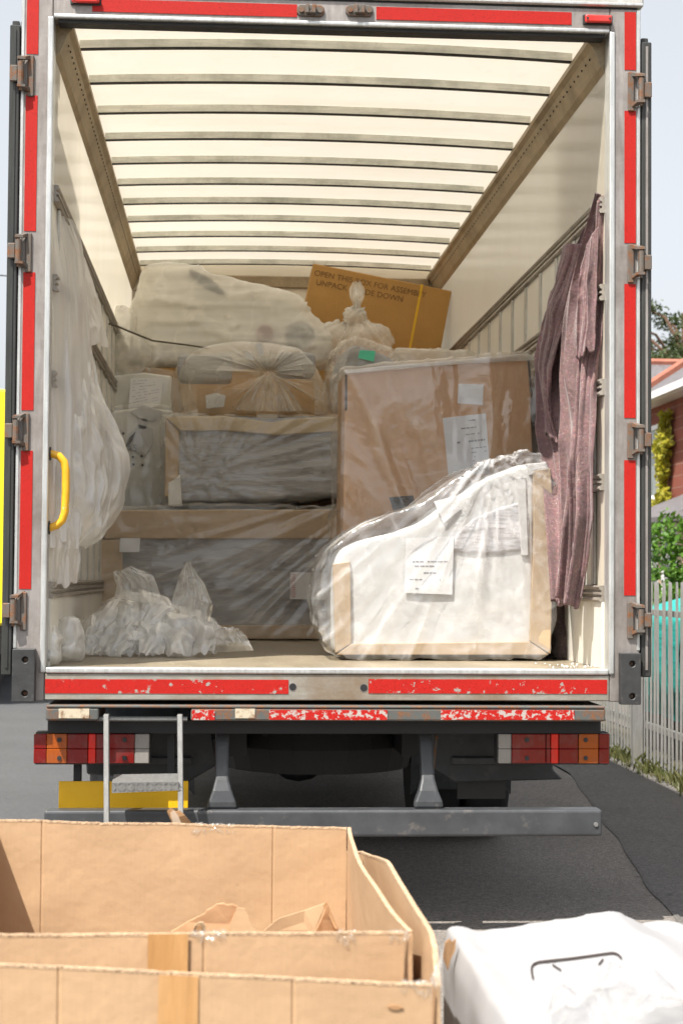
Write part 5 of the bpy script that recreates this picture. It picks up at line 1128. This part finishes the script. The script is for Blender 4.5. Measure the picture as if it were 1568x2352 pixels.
# outer carton
YO = -4.60
oc = thing('outer_carton', (-.55, -3.95, 0), 'low outer carton with a brown tape strip nearest the camera', 'carton')
x0_ = xl-.05; fr = at(985, 2262, YO); fl_ = at(0, 2214, YO); XR = float(at(1018, 2174, YO)[0])
slope = (fl_[2]-fr[2])/(fl_[0]-fr[0])
panel('front_wall', (x0_, YO, .003), (XR-.018, YO, .003), (XR-.018, YO, fr[2]), (x0_, YO, fl_[2]+slope*(x0_-fl_[0])), 'card', oc, scores=(.36, .76), rough=.004, seed=12, wob=.004)
zR = float(at(1018, 2174, YO)[2])
prof = [(0, fr[2]-zR-.004), (.035, -.012), (.07, 0), (.56, .0), (.60, -.004), (1, -.074)]
panel('right_wall', (XR-.004, YO+.004, .003), (XR-.012, -3.22, .003), (XR-.012, -3.22, zR), (XR-.004, YO+.004, zR), 'card', oc, th=-.007, rough=.004, seed=13, top=lambda u: float(np.interp(u, [q[0] for q in prof], [q[1] for q in prof])), wob=.003)
panel('back_wall', (x0_, -3.20, .003), (XR-.012, -3.20, .003), (XR-.012, -3.20, zR-.075), (x0_, -3.20, zR-.075), 'card', oc, rough=.004, seed=14)
panel('left_wall', (x0_, YO+.01, .003), (x0_, -3.21, .003), (x0_, -3.21, zR-.1), (x0_, YO+.01, fl_[2]), 'card', oc, rough=.004, seed=15)
B('base', MB().box(x0_+.01, XR-.03, YO+.012, -3.23, .003, .012), MT['card'], oc)
flat_strip('packing_tape', [(365, 2240), (456, 2244), (448, 2700), (352, 2700)], YO-.010, 'packtape', oc, .001)
edge_film('edge_tape', [at(920+x, 2257+x*.02, YO) for x in range(0, 65, 8)], oc, 22, .018)
B('scuff', MB().prism(poly([(890, 2314), (900, 2309), (914, 2311), (926, 2316), (912, 2320), (898, 2319)], YO-.009), YO-.0105, YO-.008), MT['kraft'], oc)
edge_film('corner_tape', [tuple(at(985, 2262, YO)), tuple(at(994, 2240, YO)), tuple(at(1008, 2205, YO)), tuple(at(1016, 2180, YO))], oc, 23, .03)
cs = [at(x, y, YO+.35) for x, y in ((1018, 2200), (1022, 2168), (1034, 2158), (1046, 2162), (1048, 2180), (1036, 2202))]
card_sheet('torn_flap', [(1016, 2200), (1022, 2166), (1032, 2158), (1040, 2166), (1048, 2160), (1046, 2184), (1034, 2206), (1028, 2230)], YO+.45, 'kraft', oc, .5, 21)
card_sheet('torn_scrap', [(384, 1862), (392, 1856), (404, 1864), (412, 1862), (424, 1874), (438, 1892), (440, 1905), (400, 1905), (392, 1880)], YB+.05, 'kraft', ic, .6, 22)
card_sheet('torn_scrap', [(392, 1866), (400, 1860), (410, 1872), (418, 1890), (398, 1896)], YB+.035, 'film_scrap', ic, -.5, 23)

# ================================================================== WHITE BAGS
from mathutils.bvhtree import BVHTree
def bundle(name, parent, prof, y0, y1, seed, voxel, amp=.03, fac=.03, facf=2.0, sm=5):
    v, n, fc = solid(MB().prism(prof, y0, y1), voxel, sm); rg = fbm(v*3.2, 3, seed)-.5; rl = ridge(np.c_[v[:, 0]*3+v[:, 1]*2, v[:, 1]*1.2-v[:, 0], v[:, 2]*2], 3, seed+9)
    v = v+n*(amp*rg+fac*facets(v*.8, 7, facf, seed+2)+.012*(rl-.45))[:, None]; v[:, 2] = np.maximum(v[:, 2], .003)
    mesh_obj(name, v, fc, MT['white_bag'], parent, smooth=True); return v, fc
YW = -4.0
def wz(x, y): return xz(x, y, YW)
wb = thing('white_wrapped_bundle', (.3, -4.45, 0), 'white polythene wrapped bundle with a black printed symbol in the foreground', 'bundle')
prof = [(wz(1012, 2150)[0]-.02, .004), (wz(1014, 2150)[0], wz(1030, 2190)[1]), wz(1034, 2128), wz(1100, 2142), wz(1170, 2134), wz(1290, 2104), wz(1404, 2078), wz(1432, 2090), (wz(1568, 2200)[0]+.02, wz(1568, 2168)[1]), (.62, .56), (.64, .004)]
vW, fW = bundle('wrap', wb, prof, -4.95, YW+.03, 401, .012)
bvh = BVHTree.FromPolygons([Vector(q) for q in vW], fW)
def on_surface(x, y, off=.003):
    d = Vector(_fw+_r*(x-784)/FPX-_u*(y-1176)/FPX).normalized(); h = bvh.ray_cast(Vector(CAM), d)
    return (h[0]+h[1]*off) if h[0] else None
def mark(name, pts, w, parent):
    ps = resample([(x, y, 0) for x, y in pts], 40)[:, :2]; vs = []
    for i, q in enumerate(ps):
        t_ = ps[min(i+1, 39)]-ps[max(i-1, 0)]; t_ = t_/np.linalg.norm(t_); nrm = np.array([-t_[1], t_[0]]); ww = w
        for s_ in (-1, 1):
            hpt = on_surface(*(q+nrm*ww*s_)); 
            if hpt is None: return None
            vs.append(hpt)
    return B(name, MB().grid(vs, 40, 2), MT['ink_black'], parent)
mark('symbol_outline', [(1224, 2253), (1219, 2226), (1222, 2219), (1235, 2214), (1319, 2205), (1410, 2192), (1420, 2194), (1428, 2206)], 2.4, wb)
mark('symbol_tick', [(1269, 2220), (1289, 2233)], 2., wb); mark('symbol_tick', [(1386, 2207), (1375, 2220)], 2., wb)
w2 = thing('white_bag', (.85, -3.8, 0), 'plain white polythene bag behind the printed white bundle at the right edge', 'bag')
p0_ = lambda x, y: xz(x, y, -3.70)
bundle('wrap', w2, [(p0_(1440, 2140)[0], .004), (p0_(1440, 2160)[0], p0_(1440, 2160)[1]), p0_(1480, 2130), p0_(1530, 2126), p0_(1600, 2150), (p0_(1700, 2200)[0], p0_(1700, 2200)[1]), (1.1, .004)], -4.3, -3.67, 411, .025, .03, .04)
cf = thing('clear_film_bag', (.3, -4.7, .8), 'translucent plastic bag lying on the printed white bundle nearest the camera', 'bag')
nx, ny = 90, 80; vs = []
cor = [(1262, 2335), (1420, 2252), (1640, 2335), (1180, 2500)]
for i in range(nx):
    for j in range(ny):
        u, v = i/(nx-1), j/(ny-1); q = np.array(cor[0])*(1-u)*(1-v)+np.array(cor[1])*u*(1-v)+np.array(cor[2])*u*v+np.array(cor[3])*(1-u)*v
        q = q+18*np.array([noise.noise((u*4, v*4, 3)), noise.noise((u*4, v*4, 9))]); h = on_surface(float(q[0]), float(q[1]), .004)
        vs.append(np.array(h) if h is not None else (np.array(vs[-1]) if vs else np.array([.2, -4.6, .8])))
vs = np.array(vs); U = np.repeat(np.linspace(0, 1, nx), ny); V = np.tile(np.linspace(0, 1, ny), nx); q = np.stack([U, V, 0*U], 1)
lift = .012+.07*np.maximum(0, facets(q*.8, 6, 2.2, 421)+.22)+.014*ridge(q*np.array([7, 3, 1]), 2, 423)
vs[:, 2] += lift*np.minimum(1, 6*np.minimum(U, np.minimum(1-U, V))+.2); mb = MB().grid(vs, nx, ny)
mesh_obj('film', mb.v, mb.f, MT['film_front'], cf, smooth=True, dens=np.clip(ridge(q*np.array([9, 4, 1]), 3, 427)-.4, 0, 1))
